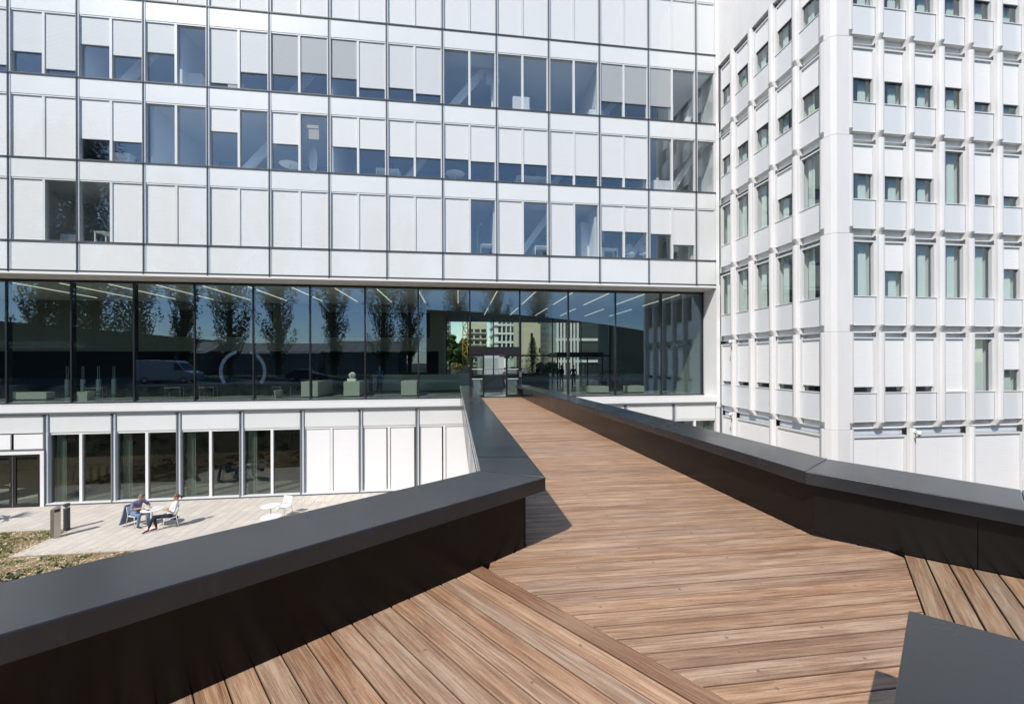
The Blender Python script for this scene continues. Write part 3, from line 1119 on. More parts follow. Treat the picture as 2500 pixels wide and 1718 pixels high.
def security_camera(x, y, z, dx, dy, label):
    e = empty('security_camera', (x, y, z), label, 'camera', 'security cameras on the wing')
    m = MB()
    m.box(x - .05, x + .05, y - .05, y + .05, z - .04, z + .06)
    m.tube([(x, y, z + .02), (x + dx * .22, y + dy * .22, z + .05)], .025, 8)
    m.build('bracket', 'chair_white', e)
    cx_, cy_ = x + dx * .27, y + dy * .27
    MB().lathe((cx_, cy_, z - .05), [(.03, -.06), (.075, -.02), (.085, .05), (.07, .10), (.02, .13)], 14).build('dome_housing', 'chair_white', e, smooth=True)
    MB().lathe((cx_, cy_, z - .12), [(.01, -.03), (.045, 0.0), (.05, .012)], 12).build('lens_dome', 'black_frame', e, smooth=True)
    return e


security_camera(14.42, 20.60, 7.62, -.75, -.66, 'white security camera on the first wing rib, one storey above the ground windows')
security_camera(14.42, 20.60, 3.80, -.75, -.66, 'white security camera low on the wing rib beside the main building')
security_camera(18.12, 14.53, 3.74, -.5, -.86, 'white security camera on the front rib near the folded corner of the wing')

# ------------------------------------------------------------------ footbridge
bridge = empty('footbridge', (2.0, 8.0, 4.6), 'timber decked footbridge with low black steel parapets leading to the lobby door', 'bridge')
NV, WV = Vector((.594, -.805)), Vector((.805, .594))      # across / along the left branch


def nw(n, w):
    v = NV * n + WV * w
    return (v.x, v.y)


def deck_z(x, y):
    return 4.90 if y < 3.6 else 4.90 - .0144 * (y - 3.6)


def plank(poly, ang, dz=0.0, mat='deck_wood'):
    cx_ = sum(p[0] for p in poly) / len(poly)
    cy_ = sum(p[1] for p in poly) / len(poly)
    ca, sa = math.cos(-ang), math.sin(-ang)
    loc = [((x - cx_) * ca - (y - cy_) * sa, (x - cx_) * sa + (y - cy_) * ca) for x, y in poly]
    zc = deck_z(cx_, cy_)
    me = bpy.data.meshes.new('deck_plank')
    n = len(loc)
    top = []
    e = .0035
    for (x, y) in loc:      # eased upper edge
        L = math.hypot(x, y)
        top.append((x - (e if x > 0 else -e), y - (e if y > 0 else -e), 0.0))
    vs = [(x, y, -.028) for x, y in loc] + [(x, y, -.004) for x, y in loc] + top
    fs = [tuple(range(n - 1, -1, -1)), tuple(2 * n + i for i in range(n))]
    for k_ in range(2):
        for i in range(n):
            j = (i + 1) % n
            fs.append((k_ * n + i, k_ * n + j, (k_ + 1) * n + j, (k_ + 1) * n + i))
    me.from_pydata(vs, [], fs)
    me.materials.append(MATS[mat])
    o = bpy.data.objects.new('deck_plank', me)
    col.objects.link(o)
    o.parent = bridge
    o.location = Vector((cx_, cy_, zc + dz)) - wloc(bridge)
    o.rotation_euler = (0, 0, ang)
    WLOC[o.name] = Vector((cx_, cy_, zc + dz))
    return o


PW = .1352


def left_x(y):
    a = (2.182 - .594 * y) / .805
    b = (.805 * y - 2.648) / .594 if y < 3.704 else .605
    return max(a, b)


def right_x(y):
    t = (y - 3.58) / 19.4
    return min(6.93 - y if y < 3.58 else 9, y + .645, 3.35 + .08 * t if y >= 3.58 else 9)


plugs = MB()


def plug(x, y):
    z = deck_z(x, y) + .0006
    n = 10
    r = .0105
    plugs.add([(x + r * math.cos(2 * math.pi * k_ / n), y + r * math.sin(2 * math.pi * k_ / n), z) for k_ in range(n)], [tuple(range(n))])


y = 2.27 - PW * 9
GAP = .0042
while y < 22.98:
    ya, yb = y + GAP, min(y + PW - GAP, 23.0)
    pts = [(left_x(ya), ya), (right_x(ya), ya), (right_x(yb), yb), (left_x(yb), yb)]
    if pts[1][0] - pts[0][0] > .02 or pts[2][0] - pts[3][0] > .02:
        # three joists with wooden plugs
        if pts[0][0] > pts[1][0]:
            pts[0] = pts[1] = ((pts[0][0] + pts[1][0]) / 2, ya)
            pts = [pts[0], pts[2], pts[3]]
        elif pts[3][0] > pts[2][0]:
            pts = [pts[0], pts[1], ((pts[2][0] + pts[3][0]) / 2, yb)]
        plank(pts, 0.0, random.uniform(-.0015, .0012))
        if y < 9:
            for xj in (.95, 1.6, 2.25, 2.9):
                if left_x(y) + .05 < xj < right_x(y) - .05:
                    plug(xj + random.uniform(-.012, .012), (ya + yb) / 2 + random.uniform(-.012, .012))
    y += PW
aw = math.atan2(NV.y, NV.x)
for k_ in range(0, 24):
    w1 = 2.178 - PW * k_ * .9985 - .002
    w0 = w1 - PW + GAP * 2 + (.001 if k_ < 9 else -.004)
    n0, n1 = -2.64, .10
    plank([nw(n0, w0), nw(n1, w0), nw(n1, w1), nw(n0, w1)], aw, random.uniform(-.0015, .0012) + (.004 if k_ == 0 else 0), 'deck_wood_dark' if k_ == 0 else 'deck_wood')
    for nn in (-2.1, -1.5, -.9, -.4):
        px_, py_ = nw(nn, (w0 + w1) / 2 + random.uniform(-.012, .012))
        if k_:
            plug(px_, py_)
RV, SV = Vector((.707, -.707)), Vector((-.707, -.707))
for k_ in range(0, 16):
    r0 = .462 + PW * k_ + .004
    r1 = r0 + PW - .009
    c0, c1 = -4.895, -2.2       # along SV; wall at x+y = 6.93

    def rs(r, c):
        v = RV * r + SV * c
        return (v.x, v.y)
    plank([rs(r0, c0), rs(r1, c0), rs(r1, c1), rs(r0, c1)], math.atan2(SV.y, SV.x), random.uniform(-.0015, .0012), 'deck_wood_grey')
tag(plugs.build('screw_plugs', 'plug_wood', bridge), kind='stuff')
# dark substructure below the boards
sub = MB()
sub.prism([(.45, 3.6), (3.5, 3.6), (3.55, 23.0), (.45, 23.0)], lambda x, y: deck_z(x, y) - .16, lambda x, y: deck_z(x, y) - .032)
sub.prism([(.55, 3.6), nw(-2.7, -3.5), nw(1, -3.5), (1.9, -1.0), (6.0, 0.6), (4.6, 2.3), (3.5, 3.599)], 4.74, 4.866)
sub.build('deck_frame', 'parapet_steel', bridge)

# copings: plates with mitred corners; zf gives the top surface
TH = .12


def coping(poly, zf, name='coping', bev=.006):
    m = MB().prism(poly, lambda x, y: zf(x, y) - TH, zf)
    return m.build(name, 'coping_steel', bridge, bevel=bev)


def zfar(x, y):
    return 5.53 if y < 3.7 else 5.53 - .0119 * (y - 3.7)


def znear(x, y):
    return 5.53


kin = (.77, 3.675)
kout = (.203, 3.995)
coping([kin, (.705, 23.03), (.085, 23.03), kout], zfar)
coping([kin, kout, nw(-3.10, -5.5), nw(-2.50, -5.5)], znear)
rin, rout = (3.223, 3.547), (3.894, 4.0)


def zright(x, y):
    return 5.53 - .06 * max(0, ((x - 3.3) - (y - 3.6)) * .707)


coping([rin, rout, (3.80, 23.03), (3.13, 23.03)], lambda x, y: 5.53 - .0119 * max(0, y - 3.6))
q1 = Vector(rin) + RV * 1.35
q2 = Vector(rout) + RV * 1.35
q3 = Vector(rout) + RV * 5
q4 = Vector(rin) + RV * 5
coping([rin, tuple(q1), tuple(q2), rout], zright)
coping([tuple(q1 + RV * .004), tuple(q4), tuple(q3), tuple(q2 + RV * .004)], zright)
ap = Vector((1.849, 1.512))
pa = ap - WV * 3.2
pb = ap + RV * 3.2
cin = ap + Vector((0.0, -1.02))
coping([tuple(ap), tuple(pa), tuple(pa + NV * .72), tuple(cin), tuple(pb - Vector((.51, .51))), tuple(pb)], znear)
# weld beads across the copings
for a, b, zz in ((Vector(kin), Vector(kout), 5.53), (Vector((.76, 4.55)), Vector((.20, 4.62)), 5.52), (Vector(rin), Vector(rout), 5.53)):
    MB().tube([(a.x, a.y, zz + .0005), (b.x, b.y, zz + .0005)], .004, 6).build('weld_bead', 'coping_steel', bridge)


def wall(p, q, t, zb, zt_, name='parapet_panel'):
    """vertical plate from p to q; thickness t to its left side"""
    p, q = Vector(p), Vector(q)
    d = (q - p).normalized()
    n = Vector((-d.y, d.x)) * t
    poly = [tuple(p), tuple(q), tuple(q + n), tuple(p + n)]
    if t < 0:
        poly.reverse()
    return MB().prism(poly, zb, zt_).build(name, 'parapet_steel', bridge)


zw = lambda x, y: deck_z(x, y) - .12
wk = (.592, 3.704)
wall(wk, (.53, 23.02), .25, zw, lambda x, y: zfar(x, y) - TH)
wall((wk[0] - .02, wk[1] - .014), nw(-2.65, -5.5), -.25, 4.74, 5.53 - TH)
rk = (3.361, 3.582)
wall((3.44, 23.02), rk, .25, zw, lambda x, y: 5.53 - .0119 * max(0, y - 3.6) - TH)
rq = Vector(rk) + RV * 1.05
wall(rk, tuple(rq), .25, 4.74, lambda x, y: zright(x, y) - TH)
wall(tuple(rq + RV * .005), tuple(Vector(rk) + RV * 5), .25, 4.74, lambda x, y: zright(x, y) - TH)
ai = ap + Vector((.02, -.22))
wall(tuple(ai - WV * 3.2), tuple(ai), -.25, 4.74, 5.53 - TH)
wall(tuple(ai), tuple(ai + RV * 3.2), -.25, 4.74, 5.53 - TH)
# outer fascia plates of the long span
m = MB()
m.prism([(.185, 4.02), (.215, 4.02), (.10, 23.0), (.07, 23.0)], lambda x, y: deck_z(x, y) - .13, lambda x, y: zfar(x, y) - TH - .001)
m.build('outer_fascia', 'coping_steel', bridge)
m = MB()
m.prism([(3.87, 4.05), (3.90, 4.05), (3.80, 23.0), (3.77, 23.0)], lambda x, y: deck_z(x, y) - .13, lambda x, y: 5.53 - .0119 * max(0, y - 3.6) - TH - .001)
m.build('outer_fascia', 'coping_steel', bridge)
MB().tube([(.176, 4.0, 5.53 - .003), (.066, 23.0, 5.297)], .006, 6).build('edge_bead', 'mullion_light', bridge)

# ------------------------------------------------------------------ small builders


def thing_mesh(mb, name, mat, label, cat, group=None, smooth=False, origin=None, bevel=0.0):
    if origin is None:
        xs_ = [p[0] for p in mb.v]
        ys_ = [p[1] for p in mb.v]
        zs_ = [p[2] for p in mb.v]
        origin = ((min(xs_) + max(xs_)) / 2, (min(ys_) + max(ys_)) / 2, min(zs_))
    return tag(mb.build(name, mat, None, smooth, origin, bevel), label, cat, group)


def capsule(m, p, q, rp, rq, n=12):
    p, q = Vector(p), Vector(q)
    d = q - p
    L = d.length
    if L < 1e-5:
        d = Vector((0, 0, 1))
    d = d.normalized()
    s = d.cross(Vector((0, 0, 1)) if abs(d.z) < .9 else Vector((1, 0, 0))).normalized()
    t = s.cross(d)
    rings = []
    for c, r, a0, a1 in ((p, rp, -90, 0), (q, rq, 0, 90)):
        for k_ in range(5):
            a = R(a0 + (a1 - a0) * k_ / 4)
            rr = max(r * math.cos(a), r * .02)
            cc = c + d * (r * math.sin(a))
            rings.append([tuple(cc + (s * math.cos(6.28318 * j / n) + t * math.sin(6.28318 * j / n)) * rr) for j in range(n)])
    m.loft(rings)


def body(name, bones, parent, voxel=.011, relax=3):
    """bones: (p, q, rp, rq, material). One continuous remeshed surface; faces take the material of the closest bone"""
    m = MB()
    for b in bones:
        capsule(m, *b[:4])
    me = bpy.data.meshes.new('tmp')
    o0 = wloc(parent)
    me.from_pydata([tuple(Vector(p) - o0) for p in m.v], [], m.f)
    tmp = bpy.data.objects.new('tmp', me)
    col.objects.link(tmp)
    rm = tmp.modifiers.new('r', 'REMESH')
    rm.mode = 'VOXEL'
    rm.voxel_size = voxel
    sm = tmp.modifiers.new('s', 'SMOOTH')
    sm.factor = .5
    sm.iterations = relax
    dg = bpy.context.evaluated_depsgraph_get()
    out = bpy.data.meshes.new_from_object(tmp.evaluated_get(dg))
    bpy.data.objects.remove(tmp)
    names = []
    for b in bones:
        if b[4] not in names:
            names.append(b[4])
    out.materials.clear()
    for nm in names:
        out.materials.append(MATS[nm])
    bb = [(Vector(b[0]) - o0, Vector(b[1]) - o0, b[2], b[3], names.index(b[4])) for b in bones]
    for p in out.polygons:
        c = p.center
        best, bi = 1e9, 0
        for a, b, ra, rb, mi in bb:
            d = b - a
            L2 = d.length_squared
            t = 0 if L2 < 1e-9 else max(0, min(1, (c - a).dot(d) / L2))
            e = (c - (a + d * t)).length - (ra + (rb - ra) * t)
            if e < best:
                best, bi = e, mi
        p.material_index = bi
        p.use_smooth = True
    ob = bpy.data.objects.new(name, out)
    col.objects.link(ob)
    ob.parent = parent
    WLOC[ob.name] = o0
    return ob


def hand_bones(wrist, tip_dir, side, up, mat='skin', curl=.5):
    """palm, four fingers of unequal length and a thumb leaving the side of the palm"""
    w, f, s, u = Vector(wrist), Vector(tip_dir).normalized(), Vector(side).normalized(), Vector(up).normalized()
    out = []
    k0 = w + f * .085
    out.append((w, w + f * .045, .022, .024, mat))
    for j, L in ((-1.5, .062), (-.5, .072), (.5, .068), (1.5, .052)):
        b = k0 + s * (j * .0175)
        out.append((w + f * .03 + s * j * .011, b, .017, .012, mat))
        mid = b + (f * (1 - curl * .4) - u * curl * .6).normalized() * L * .55
        out.append((b, mid, .0105, .0095, mat))
        out.append((mid, mid + (f * (1 - curl) - u * curl).normalized() * L * .5, .0095, .008, mat))
    tb = w + f * .025 - s * .03
    tm = tb + (f * .7 - s * .55 - u * .25).normalized() * .04
    out.append((w + f * .015 - s * .012, tb, .016, .014, mat))
    out.append((tb, tm, .013, .011, mat))
    out.append((tm, tm + (f * .9 - u * .3).normalized() * .03, .011, .009, mat))
    return out


def head_parts(e, c, fwd, up, hairmat, pony=False, hair_long=.0):
    """face features and hair around a head whose centre is c"""
    c, f, u = Vector(c), Vector(fwd).normalized(), Vector(up).normalized()
    u = (u - f * u.dot(f)).normalized()
    s = f.cross(u)
    # hair cap: upper / rear part of an ellipsoid with uneven surface
    m = MB()
    rnd = random.Random(3)
    N, M_ = 22, 12
    pts, idx = [], {}
    for i in range(M_ + 1):
        th = math.pi * .66 * i / M_
        for j in range(N):
            ph = 2 * math.pi * j / N
            front = math.cos(ph)
            lim = 1.0 if front < .25 else (1.0 - .52 * (front - .25) / .75)
            t = th * lim
            r = 1 + rnd.uniform(-.035, .045)
            p = c + u * (.122 * math.cos(t) * r + .012) + f * (.104 * math.sin(t) * front * r - .012) + s * (.086 * math.sin(t) * math.sin(ph) * r)
            pts.append(tuple(p))
    fs_ = [(i * N + j, i * N + (j + 1) % N, (i + 1) * N + (j + 1) % N, (i + 1) * N + j) for i in range(M_) for j in range(N)]
    m.add(pts, fs_)
    hr = m.build('hair', hairmat, e, smooth=True)
    if pony:
        m = MB()
        b = c - f * .105 + u * .01
        m.tube([tuple(b), tuple(b - f * .045 - u * .03), tuple(b - f * .05 - u * .10), tuple(b - f * .03 - u * .16)], [.018, .026, .022, .006], 8)
        m.build('ponytail', 'black_cloth', e, smooth=True)
    for sd in (-1, 1):
        m = MB()
        pc = c + f * .088 + s * (sd * .032) + u * .012
        m.lathe((pc.x, pc.y, pc.z), [(.001, -.008), (.008, 0), (.001, .008)], 8)
        m.build('eye', 'black_cloth', e, smooth=True)
    m = MB()
    pm = c + f * .087 - u * .052
    m.tube([tuple(pm - s * .022), tuple(pm + f * .004), tuple(pm + s * .022)], .005, 6)
    m.build('mouth', 'pink_plastic', e, smooth=True)


def head_bones(c, f, u, neck_base):
    c, f, u = Vector(c), Vector(f).normalized(), Vector(u).normalized()
    s = f.cross(u)
    return [(c + u * .035 - f * .012, c + u * .02 + f * .012, .088, .084, 'skin'), (c - u * .03 + f * .02, c - u * .065 + f * .045, .066, .042, 'skin'),
            (c + f * .085 + u * .01, c + f * .104 - u * .018, .010, .014, 'skin'),
            (c + s * .082 - f * .01, c + s * .086 - f * .01 - u * .03, .014, .012, 'skin'), (c - s * .082 - f * .01, c - s * .086 - f * .01 - u * .03, .014, .012, 'skin'),
            (Vector(neck_base), c - u * .05 - f * .01, .056, .052, 'skin')]


# ------------------------------------------------------------------ terrace furniture and people
def round_table(x, y, label, r=.37, gz_=0.012, h=.73, group='white round terrace tables'):
    e = empty('round_table', (x, y, gz_), label, 'table', group)
    MB().lathe((x, y, gz_), [(r - .006, h - .02), (r, h - .014), (r, h - .004), (r - .006, h)], 40).build('table_top', 'chair_white', e)
    MB().lathe((x, y, gz_), [(.024, .012), (.024, h - .021)], 14).build('pedestal', 'chair_white', e, smooth=True)
    MB().lathe((x, y, gz_), [(.225, 0), (.225, .006), (.05, .013), (.03, .02)], 28).build('base', 'chair_white', e)
    return e


round_table(-12.15, 18.38, 'white round terrace table with papers between the two seated people')
round_table(-7.63, 18.20, 'white round terrace table with an empty chair drawn up to it')
round_table(-7.08, 16.90, 'white round terrace table half hidden behind the black parapet')


def chair(x, y, ang, label):
    """white sheet and wire terrace chair; local +f is the way the sitter faces"""
    e = empty('terrace_chair', (x, y, .012), label, 'chair', 'white terrace chairs')
    f = Vector((math.cos(ang), math.sin(ang), 0))
    s = Vector((-f.y, f.x, 0))
    o = Vector((x, y, .012))
    P = lambda a, b, z: tuple(o + f * a + s * b + Vector((0, 0, z)))
    m = MB()
    prof = [(.21, .42), (.20, .445), (.05, .435), (-.13, .435), (-.19, .46)]
    m.loft([[P(a, -.205, z) for a, z in prof] + [P(a, -.205, z - .012) for a, z in reversed(prof)],
            [P(a, .205, z) for a, z in prof] + [P(a, .205, z - .012) for a, z in reversed(prof)]])
    m.build('seat', 'chair_white', e)
    m = MB()
    prof = [(-.20, .52), (-.235, .65), (-.275, .80)]
    m.loft([[P(a, -.20, z) for a, z in prof] + [P(a - .01, -.20, z) for a, z in reversed(prof)],
            [P(a, .20, z) for a, z in prof] + [P(a - .01, .20, z) for a, z in reversed(prof)]])
    m.build('backrest', 'chair_white', e)
    for b in (-.2, .2):
        MB().tube([P(.17, b, .43), P(.24, b * 1.12, 0)], .0105, 8).build('leg', 'chair_white', e, smooth=True)
        MB().tube([P(-.265, b, .80), P(-.19, b, .46), P(-.27, b * 1.12, 0)], .0105, 8).build('leg', 'chair_white', e, smooth=True)
    MB().tube([P(.17, -.2, .425), P(.17, .2, .425)], .009, 8).build('stretcher', 'chair_white', e)
    MB().tube([P(-.17, -.2, .425), P(-.17, .2, .425)], .009, 8).build('stretcher', 'chair_white', e)
    return e


am = math.atan2(-.40, .92)
chair(-12.90, 18.66, am, 'white terrace chair with a jacket over its back, under the man in blue')
aw_ = math.atan2(-.52, -.85)
chair(-11.43, 18.27, aw_, 'white terrace chair under the woman with red socks')
chair(-7.42, 18.95, math.atan2(-.9, -.3), 'empty white terrace chair behind a round table near the facade')

# man in blue shirt, leaning over the table
man = empty('person', (-12.90, 18.66, .012), 'person with grey hair in blue shirt and jeans bent over papers at a terrace table', 'person', 'people on the terrace')
f = Vector((math.cos(am), math.sin(am), 0))
s = Vector((-f.y, f.x, 0))
o_ = Vector((-12.90, 18.66, .012))
PM = lambda a, b, z: o_ + f * a + s * b + Vector((0, 0, z))
hm = PM(.27, -.02, 1.17)
hf, hu = (f * .85 - s * .15 + Vector((0, 0, -.5))).normalized(), (Vector((0, 0, 1)) + f * .45).normalized()
bones = head_bones(hm, hf, hu, PM(.13, 0, 1.03))
bones += [(PM(-.02, 0, .55), PM(.02, 0, .75), .145, .14, 'shirt_blue'), (PM(.02, 0, .75), PM(.08, 0, .93), .145, .14, 'shirt_blue'),
          (PM(.09, -.10, .97), PM(.09, .10, .97), .095, .095, 'shirt_blue'), (PM(.11, -.05, 1.03), PM(.11, .05, 1.03), .055, .055, 'shirt_blue'),
          (PM(-.03, -.08, .53), PM(-.03, .08, .53), .12, .12, 'denim')]
for sg, el, ha in ((-1, PM(.20, -.30, .76), PM(.43, -.13, .79)), (1, PM(.28, .26, .80), PM(.47, .13, .80))):
    sh = PM(.09, sg * .19, .985)
    bones += [(PM(.09, sg * .12, .98), sh, .075, .068, 'shirt_blue'), (sh, el, .062, .052, 'shirt_blue'), (el, el + (ha - el) * .2, .05, .047, 'shirt_blue'),
              (el + (ha - el) * .2, ha, .04, .029, 'skin')]
    bones += hand_bones(ha, (f - s * sg * .35), s * sg, Vector((0, 0, 1)), curl=.4)
for sg, kn, an in ((-1, PM(.40, -.16, .51), PM(.30, -.15, .10)), (1, PM(.45, .12, .51), PM(.44, .14, .10))):
    bones += [(PM(-.01, sg * .09, .52), kn, .098, .066, 'denim'), (kn, an, .064, .044, 'denim'), (an, an + Vector((0, 0, -.04)), .038, .036, 'shoe_leather'),
              (an + Vector((0, 0, -.055)) - f * .02, an + f * .15 + Vector((0, 0, -.065)), .036, .032, 'shoe_leather')]
body('body', bones, man, .0095)
head_parts(man, hm + hu * .02, hf, hu, 'hair_grey')

# woman in white shirt, leaning back, legs stretched out
wom = empty('person', (-11.43, 18.27, .012), 'person in white shirt and dark trousers with red socks leaning back on a terrace chair', 'person', 'people on the terrace')
f2 = Vector((math.cos(aw_), math.sin(aw_), 0))
s2 = Vector((-f2.y, f2.x, 0))
o2 = Vector((-11.43, 18.27, .012))
PV = lambda a, b, z: o2 + f2 * a + s2 * b + Vector((0, 0, z))
hw = PV(-.20, .0, 1.165)
wf, wu = (f2 + Vector((0, 0, -.18))).normalized(), (Vector((0, 0, 1)) + f2 * .1).normalized()
bones = head_bones(hw, wf, wu, PV(-.22, 0, 1.02))
bones += [(PV(.0, 0, .52), PV(-.08, 0, .72), .125, .112, 'shirt_white'), (PV(-.08, 0, .72), PV(-.17, 0, .91), .112, .118, 'shirt_white'),
          (PV(-.19, -.08, .945), PV(-.19, .08, .945), .078, .078, 'shirt_white'), (PV(-.21, -.03, 1.0), PV(-.21, .03, 1.0), .05, .05, 'shirt_white'),
          (PV(.02, -.08, .50), PV(.02, .08, .50), .11, .11, 'navy_cloth')]
for sg, el, ha in ((-1, PV(-.16, -.25, .70), PV(.12, -.07, .74)), (1, PV(-.13, .25, .70), PV(.12, .08, .75))):
    sh = PV(-.19, sg * .16, .955)
    bones += [(PV(-.19, sg * .1, .95), sh, .062, .056, 'shirt_white'), (sh, el, .052, .044, 'shirt_white'), (el, el + (ha - el) * .25, .044, .04, 'shirt_white'),
              (el + (ha - el) * .25, ha, .034, .025, 'skin')]
    bones += hand_bones(ha, (f2 * .6 - s2 * sg * .6 + Vector((0, 0, .1))), s2 * sg, Vector((0, 0, 1)), curl=.5)
fl = Vector((-12.02, 17.76, .012))      # near foot
fr_ = Vector((-11.80, 18.00, .012))
kn1, kn2 = PV(.50, -.05, .54), PV(.48, .10, .52)
for hip, kn, an, fd in ((PV(.04, .09, .50), kn1, fl + Vector((.07, .10, .12)), Vector((-.45, -.8, -.12))), (PV(.04, -.08, .50), kn2, fr_ + Vector((.02, .04, .12)), Vector((-.75, -.6, -.1)))):
    fd = fd.normalized()
    lo = kn + (an - kn) * .84
    bones += [(hip, kn, .09, .058, 'navy_cloth'), (kn, lo, .056, .042, 'navy_cloth'), (lo, an, .036, .035, 'red_cloth'),
              (an + Vector((0, 0, -.05)), an + fd * .10 + Vector((0, 0, -.045)), .035, .034, 'shoe_leather'), (an + fd * .10 + Vector((0, 0, -.045)), an + fd * .19 + Vector((0, 0, -.06)), .034, .022, 'shoe_leather')]
body('body', bones, wom, .0095)
head_parts(wom, hw + wu * .02, wf, wu, 'hair_brown', pony=True)

# jacket over the man's chair, bag on the woman's chair, papers and phone on the table
m = MB()
rnd = random.Random(11)
rings = []
for t in range(9):
    z = .86 - .095 * t
    ring = []
    wd = .21 + .012 * t
    for j in range(17):
        b = -wd + 2 * wd * j / 16
        a = -.305 - .012 * t + .028 * math.sin(j * 1.9 + t * .35) + rnd.uniform(-.006, .006)
        ring.append(tuple(PM(a, b - .03, z)))
    for j in range(16, -1, -1):
        b = -wd + 2 * wd * j / 16
        a = -.325 - .022 * t + .028 * math.sin(j * 1.9 + t * .35)
        ring.append(tuple(PM(a, b - .03, z)))
    rings.append(ring)
m.loft(rings)
thing_mesh(m, 'jacket', 'jacket_cloth', 'blue grey jacket hanging over the back of the chair of the man', 'jacket', smooth=True)
m = MB()
cb = PV(-.17, .06, .40)
m.loft([[tuple(cb + f2 * (.075 * math.cos(6.283 * j / 14) * k_) + s2 * (.12 * math.sin(6.283 * j / 14) * k_) + Vector((0, 0, h_))) for j in range(14)]
        for h_, k_ in ((-.09, .5), (-.07, .9), (0, 1.0), (.05, .85), (.07, .4))])
m.tube([tuple(cb + s2 * .1 + Vector((0, 0, .04))), tuple(cb + Vector((0, 0, .13)) - f2 * .06), tuple(cb - s2 * .1 + Vector((0, 0, .04)))], .008, 6)
thing_mesh(m, 'handbag', 'black_cloth', 'small black handbag hanging at the rear of the chair of the woman', 'bag', smooth=True)
for q, (dx, dy, a) in enumerate(((-.12, .02, .3), (-.02, -.08, .9), (.06, .10, -.2))):
    ca, sa = math.cos(a), math.sin(a)
    pp = [(-12.15 + dx + ca * u_ * .105 - sa * v_ * .148, 18.38 + dy + sa * u_ * .105 + ca * v_ * .148) for u_, v_ in ((-1, -1), (1, -1), (1, 1), (-1, 1))]
    thing_mesh(MB().prism(pp, .743 + .002 * q, .7445 + .002 * q), 'paper_sheet', 'paper', 'sheet of paper lying on the table of the two seated people', 'paper', 'papers on the terrace table')
pp = [(-12.22 + u_ * .05 + v_ * .02, 18.27 - u_ * .02 + v_ * .045) for u_, v_ in ((-1, -1), (1, -1), (1, 1), (-1, 1))]
thing_mesh(MB().prism(pp, .7435, .762), 'wallet', 'black_cloth', 'dark wallet on the white table beside the papers', 'wallet')

# bollard light
e = empty('bollard_light', (-15.36, 18.60, 0), 'dark grey round bollard light at the corner of the mulch bed', 'bollard')
MB().lathe((-15.36, 18.60, 0), [(.098, 0), (.098, .86), (.09, .87)], 28).build('post', 'bollard_grey', e, smooth=False)
MB().lathe((-15.36, 18.60, 0), [(.075, .871), (.05, .90), (.045, .94)], 24).build('reflector', 'chair_white', e, smooth=True)
for k_ in range(3):
    a = 2.1 * k_ + .5
    MB().tube([(-15.36 + .075 * math.cos(a), 18.60 + .075 * math.sin(a), .868), (-15.36 + .075 * math.cos(a), 18.60 + .075 * math.sin(a), .95)], .006, 6).build('strut', 'bollard_grey', e)
MB().lathe((-15.36, 18.60, 0), [(.098, .945), (.098, 1.03), (.092, 1.04)], 28).build('cap', 'bollard_grey', e)
# stainless steel ashtray bin
e = empty('ash_bin', (-15.10, 17.83, 0), 'tall stainless steel ashtray bin with sloping top beside the mulch bed', 'bin')
m = MB()
ca, sa = math.cos(1.13), math.sin(1.13)
RB = lambda a, b: (-15.10 + ca * a - sa * b, 17.83 + sa * a + ca * b)
pr = [(-.10, 0, 0), (.10, 0, 0)]
ring0 = [RB(-.10, -.115), RB(.10, -.115), RB(.10, .115), RB(-.10, .115)]
m.loft([[(x, y, .014) for x, y in ring0], [(x, y, z) for (x, y), z in zip(ring0, (1.11, 1.20, 1.16, 1.07))]])
b_ = m.build('housing', 'stainless', e, bevel=.006)
m = MB()
r1 = [RB(-.085, -.118), RB(.085, -.118), RB(.085, -.1155), RB(-.085, -.1155)]
m.prism(r1, .98, 1.085)
m.build('opening', 'black_frame', e)
m = MB()
r1 = [RB(-.008, -.120), RB(.008, -.120), RB(.008, -.1155), RB(-.008, -.1155)]
m.prism(r1, .935, .951)
m.build('lock', 'black_frame', e)
# barrier tape
m = MB()
tp = [(-8.05, 21.25), (-7.4, 21.03), (-6.8, 20.78), (-6.2, 20.57), (-5.95, 20.46)]
for q in range(28):
    t0, t1 = q / 28, (q + 1) / 28

    def tpos(t):
        k_ = min(int(t * 4), 3)
        u_ = t * 4 - k_
        return (tp[k_][0] + (tp[k_ + 1][0] - tp[k_][0]) * u_, tp[k_][1] + (tp[k_ + 1][1] - tp[k_][1]) * u_)
    (xa, ya), (xb, yb) = tpos(t0), tpos(t1)
    sg = .06 * math.sin(math.pi * t0) * 0
    m.add([(xa, ya - .03, .02), (xb, yb - .03, .02), (xb, yb + .03, .022), (xa, ya + .03, .022), (xa, ya - .03, .018), (xb, yb - .03, .018), (xb, yb + .03, .0195), (xa, ya + .03, .0195)],
          [(0, 1, 2, 3), (7, 6, 5, 4)], q % 2)
thing_mesh(m, 'barrier_tape', ['tape_red', 'chair_white'], 'red and white barrier tape lying on the paving in front of the facade', 'tape')

